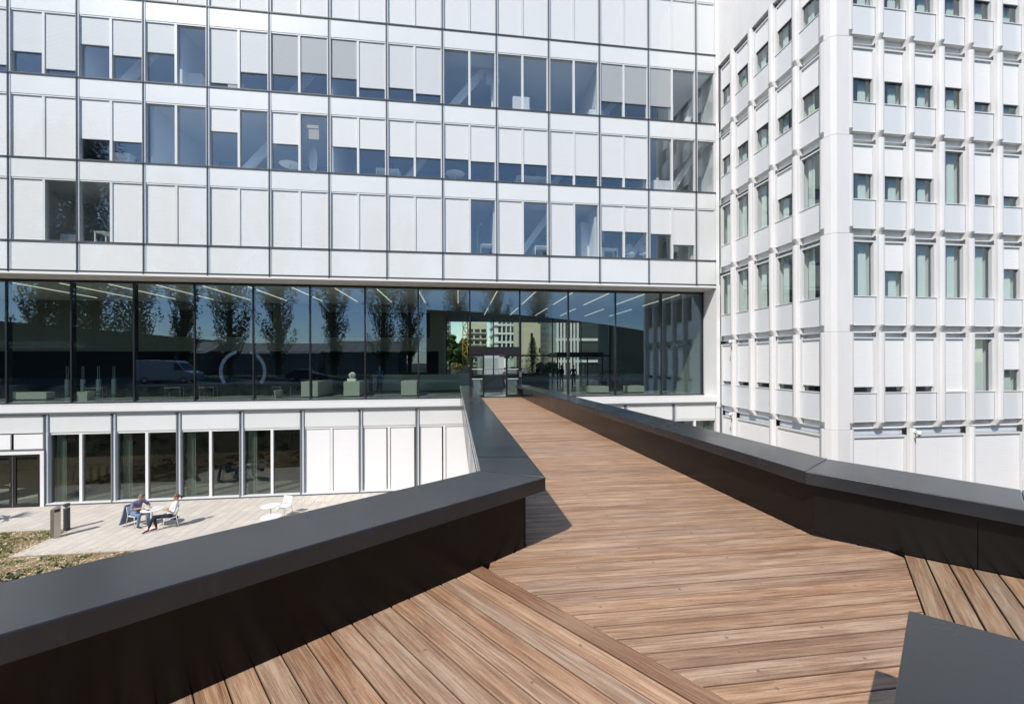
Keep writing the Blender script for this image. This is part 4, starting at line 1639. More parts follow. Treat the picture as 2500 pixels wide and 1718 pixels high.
# spiky plant and bicycle stands at the terrace's left, seen by shadow and reflection
e = empty('yucca_plant', (-20.45, 18.5, 0), 'spiky yucca beside the glazed double door of the terrace', 'plant')
MB().tube([(-20.45, 18.5, -.05), (-20.4, 18.52, 1.1), (-20.45, 18.55, 2.4)], [.08, .06, .05], 8).build('trunk', 'bark', e, smooth=True)
m = MB()
rnd = random.Random(5)
for q in range(70):
    a = rnd.uniform(0, 6.283)
    el_ = rnd.uniform(-.3, 1.4)
    L = rnd.uniform(.55, .95)
    b0 = Vector((-20.45, 18.55, 2.35 + rnd.uniform(-.15, .1)))
    d = Vector((math.cos(a) * math.cos(el_), math.sin(a) * math.cos(el_), math.sin(el_)))
    sd = d.cross(Vector((0, 0, 1))).normalized() * .028
    mid = b0 + d * L * .55
    tip = b0 + d * L + Vector((0, 0, -.12 * math.cos(el_)))
    m.add([tuple(b0 - sd * .6), tuple(b0 + sd * .6), tuple(mid + sd), tuple(tip), tuple(mid - sd)], [(0, 1, 2, 4), (4, 2, 3)])
m.build('foliage', 'leaf_yucca', e)
for q in range(9):
    x = -21.6 + .42 * q
    m = MB()
    m.tube([(x, 16.85, 0), (x, 16.85, .62), (x + .03, 16.98, .74), (x + .03, 17.35, .74), (x, 17.5, .62), (x, 17.5, 0)], .018, 8)
    thing_mesh(m, 'bicycle_stand', 'stainless', 'plain steel hoop bicycle stand on the mulch beside the terrace', 'bicycle stand', 'bicycle stands beside the terrace', smooth=True)

# ------------------------------------------------------------------ inside the lobby
ZL = 4.64


def block(name, x0, x1, y0, y1, z0, z1, mat, label, cat, group=None, bevel=.01, kick=True):
    e = empty(name, ((x0 + x1) / 2, (y0 + y1) / 2, z0), label, cat, group)
    zz = z0
    if kick:
        MB().box(x0 + .03, x1 - .03, y0 + .03, y1 - .03, z0, z0 + .06).build('plinth_base', 'black_frame', e)
        zz = z0 + .061
    MB().box(x0, x1, y0, y1, zz, z1).build('body', mat, e, bevel=bevel)
    return e


block('display_plinth', -8.61, -7.73, 24.3, 27.1, ZL, ZL + .88, 'plinth', 'long grey plinth standing end on behind the lobby glass', 'plinth', 'plinths behind the lobby glass')
block('display_plinth', -6.39, -5.53, 24.4, 26.9, ZL, ZL + .87, 'plinth', 'grey plinth behind the lobby glass carrying a white ball sculpture', 'plinth', 'plinths behind the lobby glass')
block('display_plinth', -3.24, -2.37, 24.3, 25.9, ZL, ZL + .87, 'plinth', 'bare grey plinth behind the lobby glass beside the bridge door', 'plinth', 'plinths behind the lobby glass')
e = empty('ball_sculpture', (-6.0, 24.75, ZL + .87), 'white ball sculpture on a low white base on a lobby plinth', 'sculpture')
MB().box(-6.25, -5.78, 24.6, 24.9, ZL + .872, ZL + 1.02).build('base', 'exit_white', e, bevel=.01)
for q in range(7):
    a = math.pi * q / 7
    pts = [(-6.0 + .17 * math.cos(a) * math.sin(t), 24.75 + .17 * math.sin(a) * math.sin(t), ZL + 1.20 + .17 * math.cos(t)) for t in [6.283 * j / 24 for j in range(25)]]
    MB().tube(pts, .022, 6).build('rib', 'exit_white', e, smooth=True)
for x, y, w, h, lab in ((-9.79, 24.3, .17, .44, 'pale grey tapered waste bin behind the lobby glass near the long plinth'), (-19.4, 24.6, .26, .46, 'pale grey tapered waste bin behind the lobby glass near a lounge chair')):
    m = MB()
    m.loft([[(x - w * k_, y - w * k_, z), (x + w * k_, y - w * k_, z), (x + w * k_, y + w * k_, z), (x - w * k_, y + w * k_, z)] for z, k_ in ((ZL + .001, .72), (ZL + h, 1.0), (ZL + h, .92), (ZL + .04, .66))])
    thing_mesh(m, 'waste_bin', 'plinth', lab, 'bin', 'waste bins in the lobby')
block('bench', -23.4, -21.5, 24.9, 25.4, ZL, ZL + .42, 'plinth', 'low grey bench at the far left end of the lobby', 'bench', 'benches in the lobby')
block('bench', 7.89, 9.1, 24.6, 25.4, ZL, ZL + .44, 'plinth', 'low grey block bench behind the lobby glass nearer the bridge door', 'bench', 'benches in the lobby')
block('bench', 10.35, 11.4, 24.65, 25.4, ZL, ZL + .44, 'plinth', 'low grey block bench behind the lobby glass nearer the wing', 'bench', 'benches in the lobby')
block('reception_counter', -5.6, 1.0, 28.4, 29.2, ZL, ZL + 1.12, 'plinth', 'long pale reception counter across the rear of the lobby', 'counter')
block('reception_desk', 4.9, 7.1, 32.4, 33.1, ZL, ZL + 1.05, 'black_frame', 'black reception desk deep in the lobby by the rear entrance', 'desk')
for q in range(4):
    x = -23.9 + .86 * q
    e = empty('display_post', (x, 29.0, ZL), ('slender pale display post in the lobby, ' + ('beside the low bench', 'second from the low bench', 'third from the low bench', 'nearest the tapered bin')[q]), 'post', 'display posts in the lobby')
    MB().box(x - .09, x + .09, 28.93, 29.07, ZL + .001, ZL + .95).build('post', 'interior_white', e, bevel=.01)
    for dx in (-.05, .05):
        MB().tube([(x + dx, 29, ZL + .951), (x + dx, 29, ZL + 1.75)], .012, 6).build('rod', 'interior_white', e)
for x, y, a in ((-20.1, 26.2, .4), (-15.95, 25.95, .3), (-14.2, 26.0, .2), (-10.2, 25.7, 2.6)):
    lab = {-20.1: 'low black lounge chair by the tapered bin in the lobby', -15.95: 'low black lounge chair left of the lit ring in the lobby',
           -14.2: 'low black lounge chair beside the lit ring in the lobby', -10.2: 'low black lounge chair turned towards the long plinth in the lobby'}[x]
    e = empty('lounge_chair', (x, y, ZL), lab, 'chair', 'lounge chairs in the lobby')
    ff = Vector((math.cos(a), math.sin(a), 0))
    ss = Vector((-ff.y, ff.x, 0))
    PP = lambda u_, v_, z: tuple(Vector((x, y, ZL)) + ff * u_ + ss * v_ + Vector((0, 0, z)))
    m = MB()
    pr = [(.32, .40), (-.22, .30), (-.22, .26), (.32, .35)]
    m.loft([[PP(u_, -.3, z) for u_, z in pr], [PP(u_, .3, z) for u_, z in pr]])
    m.build('seat', 'black_cloth', e)
    m = MB()
    pr = [(-.20, .32), (-.44, .80), (-.48, .78), (-.25, .28)]
    m.loft([[PP(u_, -.3, z) for u_, z in pr], [PP(u_, .3, z) for u_, z in pr]])
    m.build('backrest', 'black_cloth', e)
    for v_ in (-.33, .33):
        MB().tube([PP(.30, v_, 0), PP(.30, v_, .55), PP(-.40, v_, .55), PP(-.34, v_, 0)], .014, 6).build('arm_frame', 'stainless', e)
# ring of display screens
e = empty('screen_ring', (-12.87, 27.0, ZL), 'standing ring of lit striped display screens in the lobby', 'screen')
for a0, a1 in ((108, 215), (-35, 72)):
    m = MB()
    n = 30
    for q in range(n):
        b0, b1 = R(a0 + (a1 - a0) * q / n), R(a0 + (a1 - a0) * (q + .6) / n)
        r0_, r1_ = 1.14, 1.32
        m.add([(-12.87 + r * math.cos(b), yy, ZL + 1.42 + r * math.sin(b)) for yy in (26.97, 27.0) for r, b in ((r0_, b0), (r1_, b0), (r1_, b1), (r0_, b1))],
              [(3, 2, 1, 0), (4, 5, 6, 7), (0, 1, 5, 4), (1, 2, 6, 5), (2, 3, 7, 6), (3, 0, 4, 7)])
    m.build('screen_arc', 'led_screen', e)
    m = MB()
    pts = [R(a0 + (a1 - a0) * q / 24) for q in range(25)]
    m.loft([[(-12.87 + r * math.cos(b), yy, ZL + 1.42 + r * math.sin(b)) for r, yy in ((1.12, 27.01), (1.34, 27.01), (1.34, 27.1), (1.12, 27.1))] for b in pts])
    m.build('ring_frame', 'black_frame', e)
MB().box(-13.7, -12.04, 26.8, 27.3, ZL + .001, ZL + .08).build('foot', 'black_frame', e)
# linear lights recessed in the lobby ceiling
strip = None
for r_, (ya, yb) in enumerate(((23.65, 28.7), (30.65, 35.5))):
    for q in range(-10, 7):
        x = -.02 + 2.2 * q
        if r_ == 1 and x < 0:
            continue
        m = MB().box(x - .015, x + .015, ya, yb, 10.57, 10.599)
        thing_mesh(m, 'ceiling_light', 'light_strip', 'thin lit strip light in the lobby ceiling ' + ('near the courtyard glazing' if r_ == 0 else 'near the rear glazing'), 'ceiling light',
                   'front strip lights in the lobby ceiling' if r_ == 0 else 'rear strip lights in the lobby ceiling')
# glass totem with the company lettering
e = empty('lettered_glass_screen', (6.1, 35.4, ZL), 'glass screen with white company lettering and small text lines behind the lobby door', 'sign')
MB().box(5.0, 7.2, 35.4, 35.42, ZL + .03, 7.35).build('pane', 'glass_clear', e)
MB().box(4.94, 4.999, 35.36, 35.46, ZL, 7.35).build('post', 'black_frame', e)
MB().box(7.201, 7.26, 35.36, 35.46, ZL, 7.35).build('post', 'black_frame', e)
tc = bpy.data.curves.new('lettering', 'FONT')
tc.body = 'EIFFAGE'
tc.size = .25
tc.extrude = .006
to = bpy.data.objects.new('tmp_text', tc)
col.objects.link(to)
me = bpy.data.meshes.new_from_object(to.evaluated_get(bpy.context.evaluated_depsgraph_get()))
bpy.data.objects.remove(to)
me.materials.clear()
me.materials.append(MATS['exit_white'])
lt = bpy.data.objects.new('lettering', me)
col.objects.link(lt)
lt.parent = e
lt.rotation_euler = (R(90), 0, 0)
lt.location = Vector((5.62, 35.39, 6.58)) - wloc(e)
m = MB()
for a, b in ((0, 0), (.08, 0), (.04, .08), (0, .16), (.08, .16)):
    m.box(5.36 + a, 5.42 + a, 35.38, 35.395, 6.56 + b, 6.62 + b)
m.build('emblem', 'exit_white', e)
m = MB()
for q in range(7):
    m.box(5.65, 5.65 + (.55, .42, .6, .5, .38, .58, .45)[q], 35.385, 35.395, 6.30 - .13 * q, 6.335 - .13 * q)
m.build('text_lines', 'exit_white', e)
MB().box(2.3, 2.7, 23.5, 23.62, 6.86, 6.95).build('door_sensor', 'interior_white', office)


def standing(x, y, z, ang, label, top, legs, h=1.72, arm_out=False, hair='hair_brown', vox=.016):
    e = empty('person', (x, y, z), label, 'person', 'people in the lobby')
    k_ = h / 1.75
    ff = Vector((math.cos(ang), math.sin(ang), 0))
    ss = Vector((-ff.y, ff.x, 0))
    PP = lambda a, b, c: Vector((x, y, z)) + (ff * a + ss * b + Vector((0, 0, c))) * k_
    hc = PP(.03, 0, 1.60)
    bs = head_bones(hc, ff, Vector((0, 0, 1)), PP(0, 0, 1.43))
    bs += [(PP(0, 0, 1.0), PP(0, 0, 1.2), .13, .135, top), (PP(0, -.08, 1.32), PP(0, .08, 1.32), .10, .10, top), (PP(0, 0, 1.2), PP(0, 0, 1.32), .135, .125, top),
           (PP(0, -.07, .93), PP(0, .07, .93), .115, .115, legs)]
    for sg in (-1, 1):
        el_ = PP(.02, sg * .25, 1.10) if not (arm_out and sg == 1) else PP(.12, .34, 1.14)
        ha = PP(.12, sg * .25, .88) if not (arm_out and sg == 1) else PP(.22, .56, 1.02)
        bs += [(PP(0, sg * .18, 1.36), el_, .062, .045, top), (el_, ha, .04, .03, 'skin')]
        bs += hand_bones(ha, (ha - el_), ss * sg, ff, curl=.3)
        kn, an = PP(.03, sg * .11, .50), PP(-.02 + .05 * sg, sg * .13, .09)
        bs += [(PP(0, sg * .09, .92), kn, .10, .066, legs), (kn, an, .064, .045, legs), (an + Vector((0, 0, -.05)), an + ff * .15 + Vector((0, 0, -.055)), .036, .032, 'shoe_leather')]
    body('body', bs, e, vox)
    head_parts(e, hc + Vector((0, 0, .02)), ff, Vector((0, 0, 1)), hair)
    return e


standing(-5.05, 27.8, ZL, 1.6, 'person in blue shirt standing at the reception counter with one arm stretched out', 'blue_shirt', 'navy_cloth', 1.74, True)
standing(6.4, 33.7, ZL, .3, 'dark figure in jeans standing at the black reception desk', 'black_cloth', 'denim', 1.74)
standing(8.48, 33.9, ZL, 1.9, 'dark clothed figure walking through the lobby, the one nearer the black desk', 'black_cloth', 'black_cloth', 1.68)
standing(9.18, 32.8, ZL, 1.2, 'dark clothed figure walking through the lobby, farther from the black desk', 'black_cloth', 'black_cloth', 1.7)
m = MB()
m.loft([[(1.7, 31.6, ZL + .001), (3.4, 31.4, ZL + .001), (3.7, 32.6, ZL + .001), (2.2, 32.8, ZL + .001)], [(1.5, 31.3, ZL + .85), (3.2, 31.6, ZL + .95), (3.5, 32.8, ZL + .8), (1.9, 33.0, ZL + .75)]])
thing_mesh(m, 'stone_seat', 'grey_concrete', 'angular grey stone block inside the lobby, straight behind the bridge door', 'seat')
# vestibule frame at the rear entrance
e = empty('entrance_vestibule', (10.3, 36.4, ZL), 'black framed glass vestibule at the rear entrance of the lobby', 'vestibule')
MB().box(8.3, 12.4, 34.8, 38.3, 7.0, 7.4).build('canopy', 'black_frame', e)
for x in (8.36, 9.7, 11.0, 12.34):
    MB().box(x - .05, x + .05, 34.8, 34.9, ZL + .001, 6.999).build('post', 'black_frame', e)
MB().box(8.42, 12.28, 34.83, 34.85, ZL + .02, 6.99).build('pane', 'glass_clear', e)
# potted plants near the rear
for x, y in ((10.9, 30.6), (11.9, 30.9)):
    e = empty('potted_plant', (x, y, ZL), 'leafy plant in a dark pot standing in the lobby in front of the vestibule', 'plant', 'potted plants in the lobby')
    MB().lathe((x, y, ZL), [(.2, .001), (.27, .5), (.24, .5)], 18).build('pot', 'black_frame', e)
    m = MB()
    for q in range(160):
        v = Vector((random.gauss(0, .33), random.gauss(0, .33), abs(random.gauss(.45, .35))))
        c0 = Vector((x, y, ZL + .5)) + v
        a1 = Vector((random.gauss(0, 1), random.gauss(0, 1), random.gauss(0, 1))).normalized() * .09
        a2 = a1.cross(Vector((random.gauss(0, 1), random.gauss(0, 1), 1))).normalized() * .04
        m.add([tuple(c0 - a1), tuple(c0 + a2), tuple(c0 + a1), tuple(c0 - a2)], [(0, 1, 2, 3)])
    m.build('foliage', 'leaf_tree', e)

# ------------------------------------------------------------------ rooms behind the curtain wall


def cabinet(x0, x1, y0, y1, z0, z1, label, cat='cabinet', mat='interior_white'):
    e = empty('cabinet', ((x0 + x1) / 2, (y0 + y1) / 2, z0), label, cat)
    MB().box(x0, x1, y0 + .02, y1, z0, z1).build('carcass', mat, e, bevel=.006)
    xm_ = (x0 + x1) / 2
    for a, b in ((x0 + .01, xm_ - .004), (xm_ + .004, x1 - .01)):
        MB().box(a, b, y0, y0 + .018, z0 + .03, z1 - .01).build('door', mat, e)
    return e


FA, FB, FC = H[2] + .032, H[3] + .032, H[4] + .032
cabinet(3.0, 3.95, 22.75, 23.15, FA, FA + 1.25, 'white cabinet standing at the glass in the top open office bay')
cabinet(7.3, 8.1, 22.6, 23.0, FA, FA + .75, 'low white cabinet with a wire basket by a cross wall on the upper floor')
e = thing_mesh(MB().lathe((7.75, 22.8, FA + .751), [(.12, 0), (.15, .02), (.16, .16), (.15, .16), (.13, .03)], 16), 'wire_basket', 'mullion_grey', 'dark basket on the low white cabinet by a cross wall', 'basket')
cabinet(12.0, 12.35, 22.75, 23.2, FA, FA + 1.45, 'tall narrow white cabinet by the window nearest the wing on the upper floor')
cabinet(11.0, 12.3, 22.6, 22.95, FB, FB + .85, 'low white cabinet with a cream mug next to a white steel brace')
e = thing_mesh(MB().lathe((11.35, 22.75, FB + .851), [(.07, 0), (.085, .02), (.085, .18), (.075, .18), (.07, .03)], 16), 'mug', 'cream_object', 'cream mug on the low white cabinet next to a steel brace', 'mug')
cabinet(-16.6, -15.9, 22.6, 23.0, FB, FB + .75, 'low white box cabinet under a half lowered blind, left part of the middle floor')
cabinet(-13.4, -12.7, 22.7, 23.1, FA, FA + 1.1, 'white cabinet at the glass left of a lowered blind on the upper floor')
cabinet(-11.7, -10.9, 23.1, 23.5, FA, FA + 1.0, 'white cabinet seen through the single open pane of the upper floor')
cabinet(7.0, 8.4, 23.3, 24.0, FC, FC + 2.35, 'tall white wardrobe behind an open pane of the lowest office floor')
cabinet(-19.0, -18.3, 22.7, 23.1, FC, FC + .55, 'small white unit behind the open pane at the left end of the lowest floor')
for x, y, z, lab in ((-8.6, 22.9, FB, 'white round meeting table beside the coat stand on the middle office floor'), (-.15, 22.95, FB, 'white round meeting table under a half lowered blind on the middle office floor')):
    round_table(x, y, lab, .52, z, .74, 'round office tables')


def office_desk(x0, x1, z, lab, mon=True):
    e = empty('office_desk', ((x0 + x1) / 2, 23.1, z), lab, 'desk', 'white office desks at the windows')
    MB().box(x0, x1, 22.75, 23.5, z + .72, z + .75).build('desk_top', 'interior_white', e)
    for x in (x0 + .03, x1 - .03):
        m = MB()
        m.box(x - .025, x + .025, 22.78, 22.83, z, z + .719)
        m.box(x - .025, x + .025, 23.42, 23.47, z, z + .719)
        m.build('leg', 'interior_white', e)
    if mon:
        xm_ = (x0 + x1) / 2
        m = MB()
        m.box(xm_ - .27, xm_ + .27, 23.2, 23.24, z + .90, z + 1.22)
        m.box(xm_ - .03, xm_ + .03, 23.2, 23.24, z + .751, z + .90)
        m.box(xm_ - .12, xm_ + .12, 23.12, 23.32, z + .751, z + .762)
        m2 = thing_mesh(m, 'computer_monitor', 'black_frame', 'black monitor on the ' + lab.replace('white ', ''), 'monitor', 'monitors on the office desks')
    return e


office_desk(1.2, 1.95, FC, 'white desk behind the first open pane of the lowest office floor', False)
office_desk(4.2, 5.7, FC, 'white desk beneath the steel brace on the lowest office floor')
office_desk(3.2, 5.0, FB, 'white desk under the half lowered blinds of the middle office floor')
office_desk(-4.3, -3.1, FB, 'white desk left of a steel brace on the middle office floor')
office_desk(8.0, 9.0, FC, 'white desk behind the half open blinds beside the office chairs')
office_desk(-17.6, -16.3, FC, 'white desk behind the open pane where the poplars reflect')
# coat stand with a hanging jacket
e = empty('coat_stand', (-7.35, 22.8, FB), 'pale coat stand behind the tall open pane of the middle office floor', 'coat stand')
MB().tube([(-7.35, 22.8, FB), (-7.35, 22.8, FB + 1.7)], .018, 8).build('pole', 'interior_white', e)
for q in range(4):
    a = q * 1.571 + .4
    MB().tube([(-7.35, 22.8, FB + .12), (-7.35 + .26 * math.cos(a), 22.8 + .26 * math.sin(a), FB + .01)], .014, 6).build('foot', 'interior_white', e)
    MB().tube([(-7.35, 22.8, FB + 1.55), (-7.35 + .16 * math.cos(a), 22.8 + .16 * math.sin(a), FB + 1.68)], .010, 6).build('hook', 'interior_white', e)
m = MB()
m.loft([[(-7.35 - w_ + .02 * math.sin(j), 22.70 + .06 * math.sin(6.283 * j / 12) - .03, FB + z) if False else (-7.42 + w_ * math.cos(6.283 * j / 14) * (1 + .12 * math.sin(3 * j)), 22.72 + .06 * math.sin(6.283 * j / 14), FB + z) for j in range(14)]
        for z, w_ in ((1.62, .03), (1.5, .14), (1.25, .19), (.9, .20), (.52, .17), (.42, .07))])
thing_mesh(m, 'hanging_jacket', 'paper', 'light grey jacket hanging on the coat stand of the middle office floor', 'jacket', smooth=True)
e = empty('window_papers', (-7.35, 22.165, FB + 1.6), 'tan papers pinned to the window above the coat stand', 'papers')
for xa, xb, za, zb_ in ((-7.74, -6.98, 2.30, 2.46), (-7.45, -6.95, 1.74, 2.24), (-7.64, -7.54, 1.62, 2.28)):
    MB().box(xa, xb, 22.16, 22.166, FB + za, FB + zb_).build('sheet', 'cream_object', e)
e = empty('desk_lamp_stand', (1.05, 22.8, FC), 'thin pale floor lamp behind the first open pane of the lowest office floor', 'lamp')
MB().tube([(1.05, 22.8, FC), (1.05, 22.8, FC + 1.75), (1.2, 22.8, FC + 1.85)], .013, 6).build('pole', 'interior_white', e)
MB().lathe((1.05, 22.8, FC), [(.14, 0), (.14, .015), (.02, .02)], 16).build('foot', 'interior_white', e)
MB().lathe((1.22, 22.8, FC + 1.80), [(.05, 0), (.03, .06)], 12).build('lamp_shade', 'interior_white', e)
for x, lab in ((9.75, 'white office chair behind half lowered blinds, beside the mullion'), (10.55, 'white office chair behind half lowered blinds, beside the steel brace')):
    e = empty('office_chair', (x, 22.85, FC), lab, 'chair', 'white office chairs at the window')
    MB().lathe((x, 22.85, FC), [(.24, .46), (.26, .49), (.24, .53)], 20).build('seat', 'interior_white', e, smooth=True)
    m = MB()
    m.loft([[(x + .24 * math.sin(a) * k_, 22.85 + .2 * math.cos(a), FC + z) for a in (-1.0, -.5, 0, .5, 1.0)] + [(x + .24 * math.sin(a) * k_, 22.88 + .2 * math.cos(a), FC + z) for a in (1.0, .5, 0, -.5, -1.0)]
            for z, k_ in ((.55, .9), (.75, 1.05), (.98, .9), (1.08, .6))])
    m.build('backrest', 'interior_white', e, smooth=True)
    MB().tube([(x, 22.85, FC + .06), (x, 22.85, FC + .46)], .03, 8).build('column', 'interior_white', e)
    for q in range(5):
        a = q * 1.2566
        MB().tube([(x, 22.85, FC + .08), (x + .3 * math.cos(a), 22.85 + .3 * math.sin(a), FC + .035)], .02, 6).build('foot', 'interior_white', e)
# small things on the wing's window sills
zz = LIP0 + FH * 3 + 1.17
thing_mesh(MB().lathe((14.86, 15.75, zz + .002), [(.11, 0), (.15, .14), (.13, .14), (.1, .03)], 16), 'planter', 'green_plastic', 'bright green planter on a wing window sill near the folded corner', 'planter')
thing_mesh(MB().lathe((14.86, 17.2, zz + .002), [(.07, 0), (.09, .12), (.08, .12), (.06, .03)], 14), 'flower_pot', 'pink_plastic', 'pink flower pot on a wing window sill', 'pot')

# ------------------------------------------------------------------ trees


def leaf_cloud(m, rnd, c, rad, n, size):
    for _ in range(n):
        while True:
            v = Vector((rnd.uniform(-1, 1), rnd.uniform(-1, 1), rnd.uniform(-1, 1)))
            if v.length < 1:
                break
        p = Vector(c) + Vector((v.x * rad[0], v.y * rad[1], v.z * rad[2]))
        a = Vector((rnd.gauss(0, 1), rnd.gauss(0, 1), rnd.gauss(0, 1))).normalized() * size * rnd.uniform(.6, 1.3)
        b = a.cross(Vector((rnd.gauss(0, 1), rnd.gauss(0, 1), rnd.gauss(0, 1)))).normalized() * size * .6
        m.add([tuple(p - a), tuple(p + b), tuple(p + a), tuple(p - b)], [(0, 1, 2, 3)])


def poplar(seed, h, w):
    rnd = random.Random(seed)
    tr, cr = MB(), MB()
    tr.tube([(0, 0, -.2), (.1, 0, h * .3), (0, .1, h * .7), (0, 0, h * .95)], [.42, .33, .16, .03], 8)
    for q in range(90):
        t = .06 + .90 * q / 90
        z0 = h * t
        a = rnd.uniform(0, 6.283)
        env = w * (math.sin(math.pi * min(1, (t + .12) * .86)) ** .7)
        reach = env * rnd.uniform(.45, 1.0)
        dz = reach * rnd.uniform(1.2, 2.2)
        b = Vector((reach * math.cos(a), reach * math.sin(a), min(z0 + dz, h)))
        tr.tube([(0, 0, z0), tuple(b * .5 + Vector((0, 0, z0 * .5)) + Vector((reach * .2 * math.cos(a), reach * .2 * math.sin(a), -dz * .1))), tuple(b)], [.07, .05, .015], 5)
        for k_ in range(4):
            u_ = .3 + .25 * k_
            c = Vector((0, 0, z0)) + (b - Vector((0, 0, z0))) * u_
            leaf_cloud(cr, rnd, c, (.5, .5, 1.25), 34, .15)
    return tr, cr


def plant_tree(kind, tr, cr, mat, x, y, z, label, group, sc=1.0):
    e = empty(kind, (x, y, z), label, 'tree', group)
    for nm, mb_, mm in (('trunk', tr, 'bark'), ('crown', cr, mat)):
        if isinstance(mb_, MB):
            me = bpy.data.meshes.new(nm)
            me.from_pydata(mb_.v, [], mb_.f)
            me.materials.append(MATS[mm])
            mb_ = me
        o = bpy.data.objects.new(nm, mb_)
        col.objects.link(o)
        o.parent = e
        WLOC[o.name] = WLOC[e.name]
    e.scale = (sc, sc, sc)
    e.rotation_euler = (0, 0, random.uniform(0, 6))
    return [o.data for o in e.children]


def mirrored_x(px, ym):
    t = (px - 1250) / 1020.6
    return ym * (.1268 + t * .9919) / (.9919 - t * .1268)


pv = [poplar(21, 26, 3.3), poplar(22, 26, 2.8), poplar(23, 26, 3.7)]
pmesh = [None, None, None]
plist = [(95, 1.15), (165, 1.25), (235, 1.2), (330, 1.05), (455, 1.0), (560, .95), (672, .97), (812, .92), (930, .86), (1000, .8), (1120, .72), (1205, .66), (1322, .66)]
for q, (px, sc) in enumerate(plist):
    k_ = q % 3
    src = pmesh[k_] if pmesh[k_] else pv[k_]
    dm = plant_tree('poplar_tree', src[0], src[1], 'leaf_poplar', mirrored_x(px, 78.2) + random.uniform(-.5, .5), -32 + random.uniform(-1, 1), 4.3,
                    'tall dark poplar of the street row, seen mirrored in the lobby glass', 'poplars along the street')
    if pmesh[k_] is None:
        pmesh[k_] = [next(d for d in dm if d.name.startswith('trunk')), next(d for d in dm if d.name.startswith('crown'))]
    sc *= 1.26
    bpy.context.scene.collection.objects[-1].parent.scale = (sc, sc, sc)


def bushy(seed, h, w, n=26, size=.16, dens=60):
    rnd = random.Random(seed)
    tr, cr = MB(), MB()
    tr.tube([(0, 0, -.2), (.05, 0, h * .35), (0, .05, h * .75)], [.2, .15, .04], 8)
    for q in range(n):
        a = rnd.uniform(0, 6.283)
        t = rnd.uniform(.3, 1)
        r = w * rnd.uniform(.3, .9) * math.sin(math.pi * min(1, t * .85))
        c = Vector((r * math.cos(a), r * math.sin(a), h * t))
        tr.tube([(0, 0, h * t * .6), tuple(c)], [.05, .012], 5)
        leaf_cloud(cr, rnd, c, (w * .3, w * .3, w * .26), dens, size)
    return tr, cr


for sd, x, y, h, w, lab in ((31, -1.6, 75, 6.6, 2.0, 'leafy green tree beyond the rear glazing, left of the crane'), (32, .7, 77, 6.0, 1.7, 'leafy green tree beyond the rear glazing, behind the crane'),
                            (33, -4.6, 73, 6.8, 2.2, 'leafy green tree at the far left of the view through the rear glazing')):
    a, b = bushy(sd, h, w, 34, .3, 70)
    plant_tree('street_tree', a, b, 'leaf_tree', x, y, 4.5, lab, 'trees beyond the lobby')
a, b = bushy(41, 5.0, 1.2, 30, .14, 1)
rnd = random.Random(44)
b = MB()
for t in range(16):
    z = .7 + .29 * t
    rr = 1.45 * (1 - t / 17)
    for q in range(9):
        aa = 6.283 * q / 9 + t
        for k_ in range(4):
            leaf_cloud(b, rnd, (rr * (.3 + .23 * k_) * math.cos(aa), rr * (.3 + .23 * k_) * math.sin(aa), z + .08 * k_), (.16, .16, .12), 4, .085)
plant_tree('pine_tree', a, b, 'leaf_pine', 9.8, 55, 4.5, 'young conifer standing in front of the beige building beyond the lobby', None)
for q, (x, y) in enumerate(((-4.5, 66), (-2.3, 66.5), (-.4, 67), (11.5, 57), (13.2, 57.5))):
    a, b = bushy(60 + q, 1.9, 1.2, 16, .14, 60)
    plant_tree('shrub', a, b, 'leaf_cover' if q < 3 else 'leaf_tree', x, y, 4.45,
               'pale rounded shrub beneath the trees beyond the lobby' if q < 3 else 'green shrub at the foot of the beige building', 'pale shrubs beyond the lobby' if q < 3 else 'green shrubs by the beige building')

rnd = random.Random(77)
m = MB()
for q in range(330):
    x, y = rnd.uniform(-32, -.6), rnd.uniform(-.5, 13.2)
    w_ = rnd.uniform(.25, .6)
    leaf_cloud(m, rnd, (x, y, gz(y) + w_ * .3), (w_, w_, w_ * .55), 46, .07)
tag(m.build('bank_planting', 'leaf_pine'), 'low dark evergreen planting covering the slope beside the footbridge', 'planting', kind='stuff')

# ------------------------------------------------------------------ buildings beyond the lobby
e = empty('white_office_tower', (27, 172, 4.5), 'white office building with rows of dark windows in tapered frames, beyond the lobby', 'building')
MB().box(14, 42, 165, 185, 4.0, 34).build('wall', 'white_concrete', e)
fr0 = None
for r_ in range(6):
    z = 8.2 + 3.4 * r_
    MB().box(13.6, 42, 164.3, 164.999, z + 2.55, z + 3.2).build('floor_band', 'white_concrete', e)
    for q in range(14):
        x = 16.2 + 1.72 * q
        m = MB()
        m.loft([[(x - .35, 164.4, z), (x + .35, 164.4, z), (x + .35, 164.4, z + 2.3), (x - .35, 164.4, z + 2.3)], [(x - .55, 164.99, z), (x + .55, 164.99, z), (x + .55, 164.99, z + 2.5), (x - .55, 164.99, z + 2.5)]], caps=False)
        p_ = MB().box(x - .55, x + .55, 164.96, 164.995, z, z + 2.4).build('window', 'window_dark', e)
        MB().box(x + .62, x + 1.1, 164.4, 164.999, z - .1, z + 2.549).build('frame_rib', 'white_concrete', p_)
    MB().box(13.4, 13.999, 165.5, 184, z + 2.3, z + 3.0).build('side_band', 'white_concrete', e)
e = empty('beige_building', (18, 98, 4.5), 'plain beige rendered building with dark slot windows, beyond the lobby', 'building')
MB().box(13.95, 24, 90, 106, 4.0, 26).build('wall', 'beige_render', e)
for xa, xb, za, zb_ in ((17.2, 19.9, 15.1, 16.1), (18.7, 20.4, 11.9, 13.0), (15.6, 16.1, 11.8, 12.9), (17.4, 20.0, 8.6, 9.7)):
    MB().box(xa, xb, 89.93, 89.995, za, zb_).build('window', 'window_dark', e)
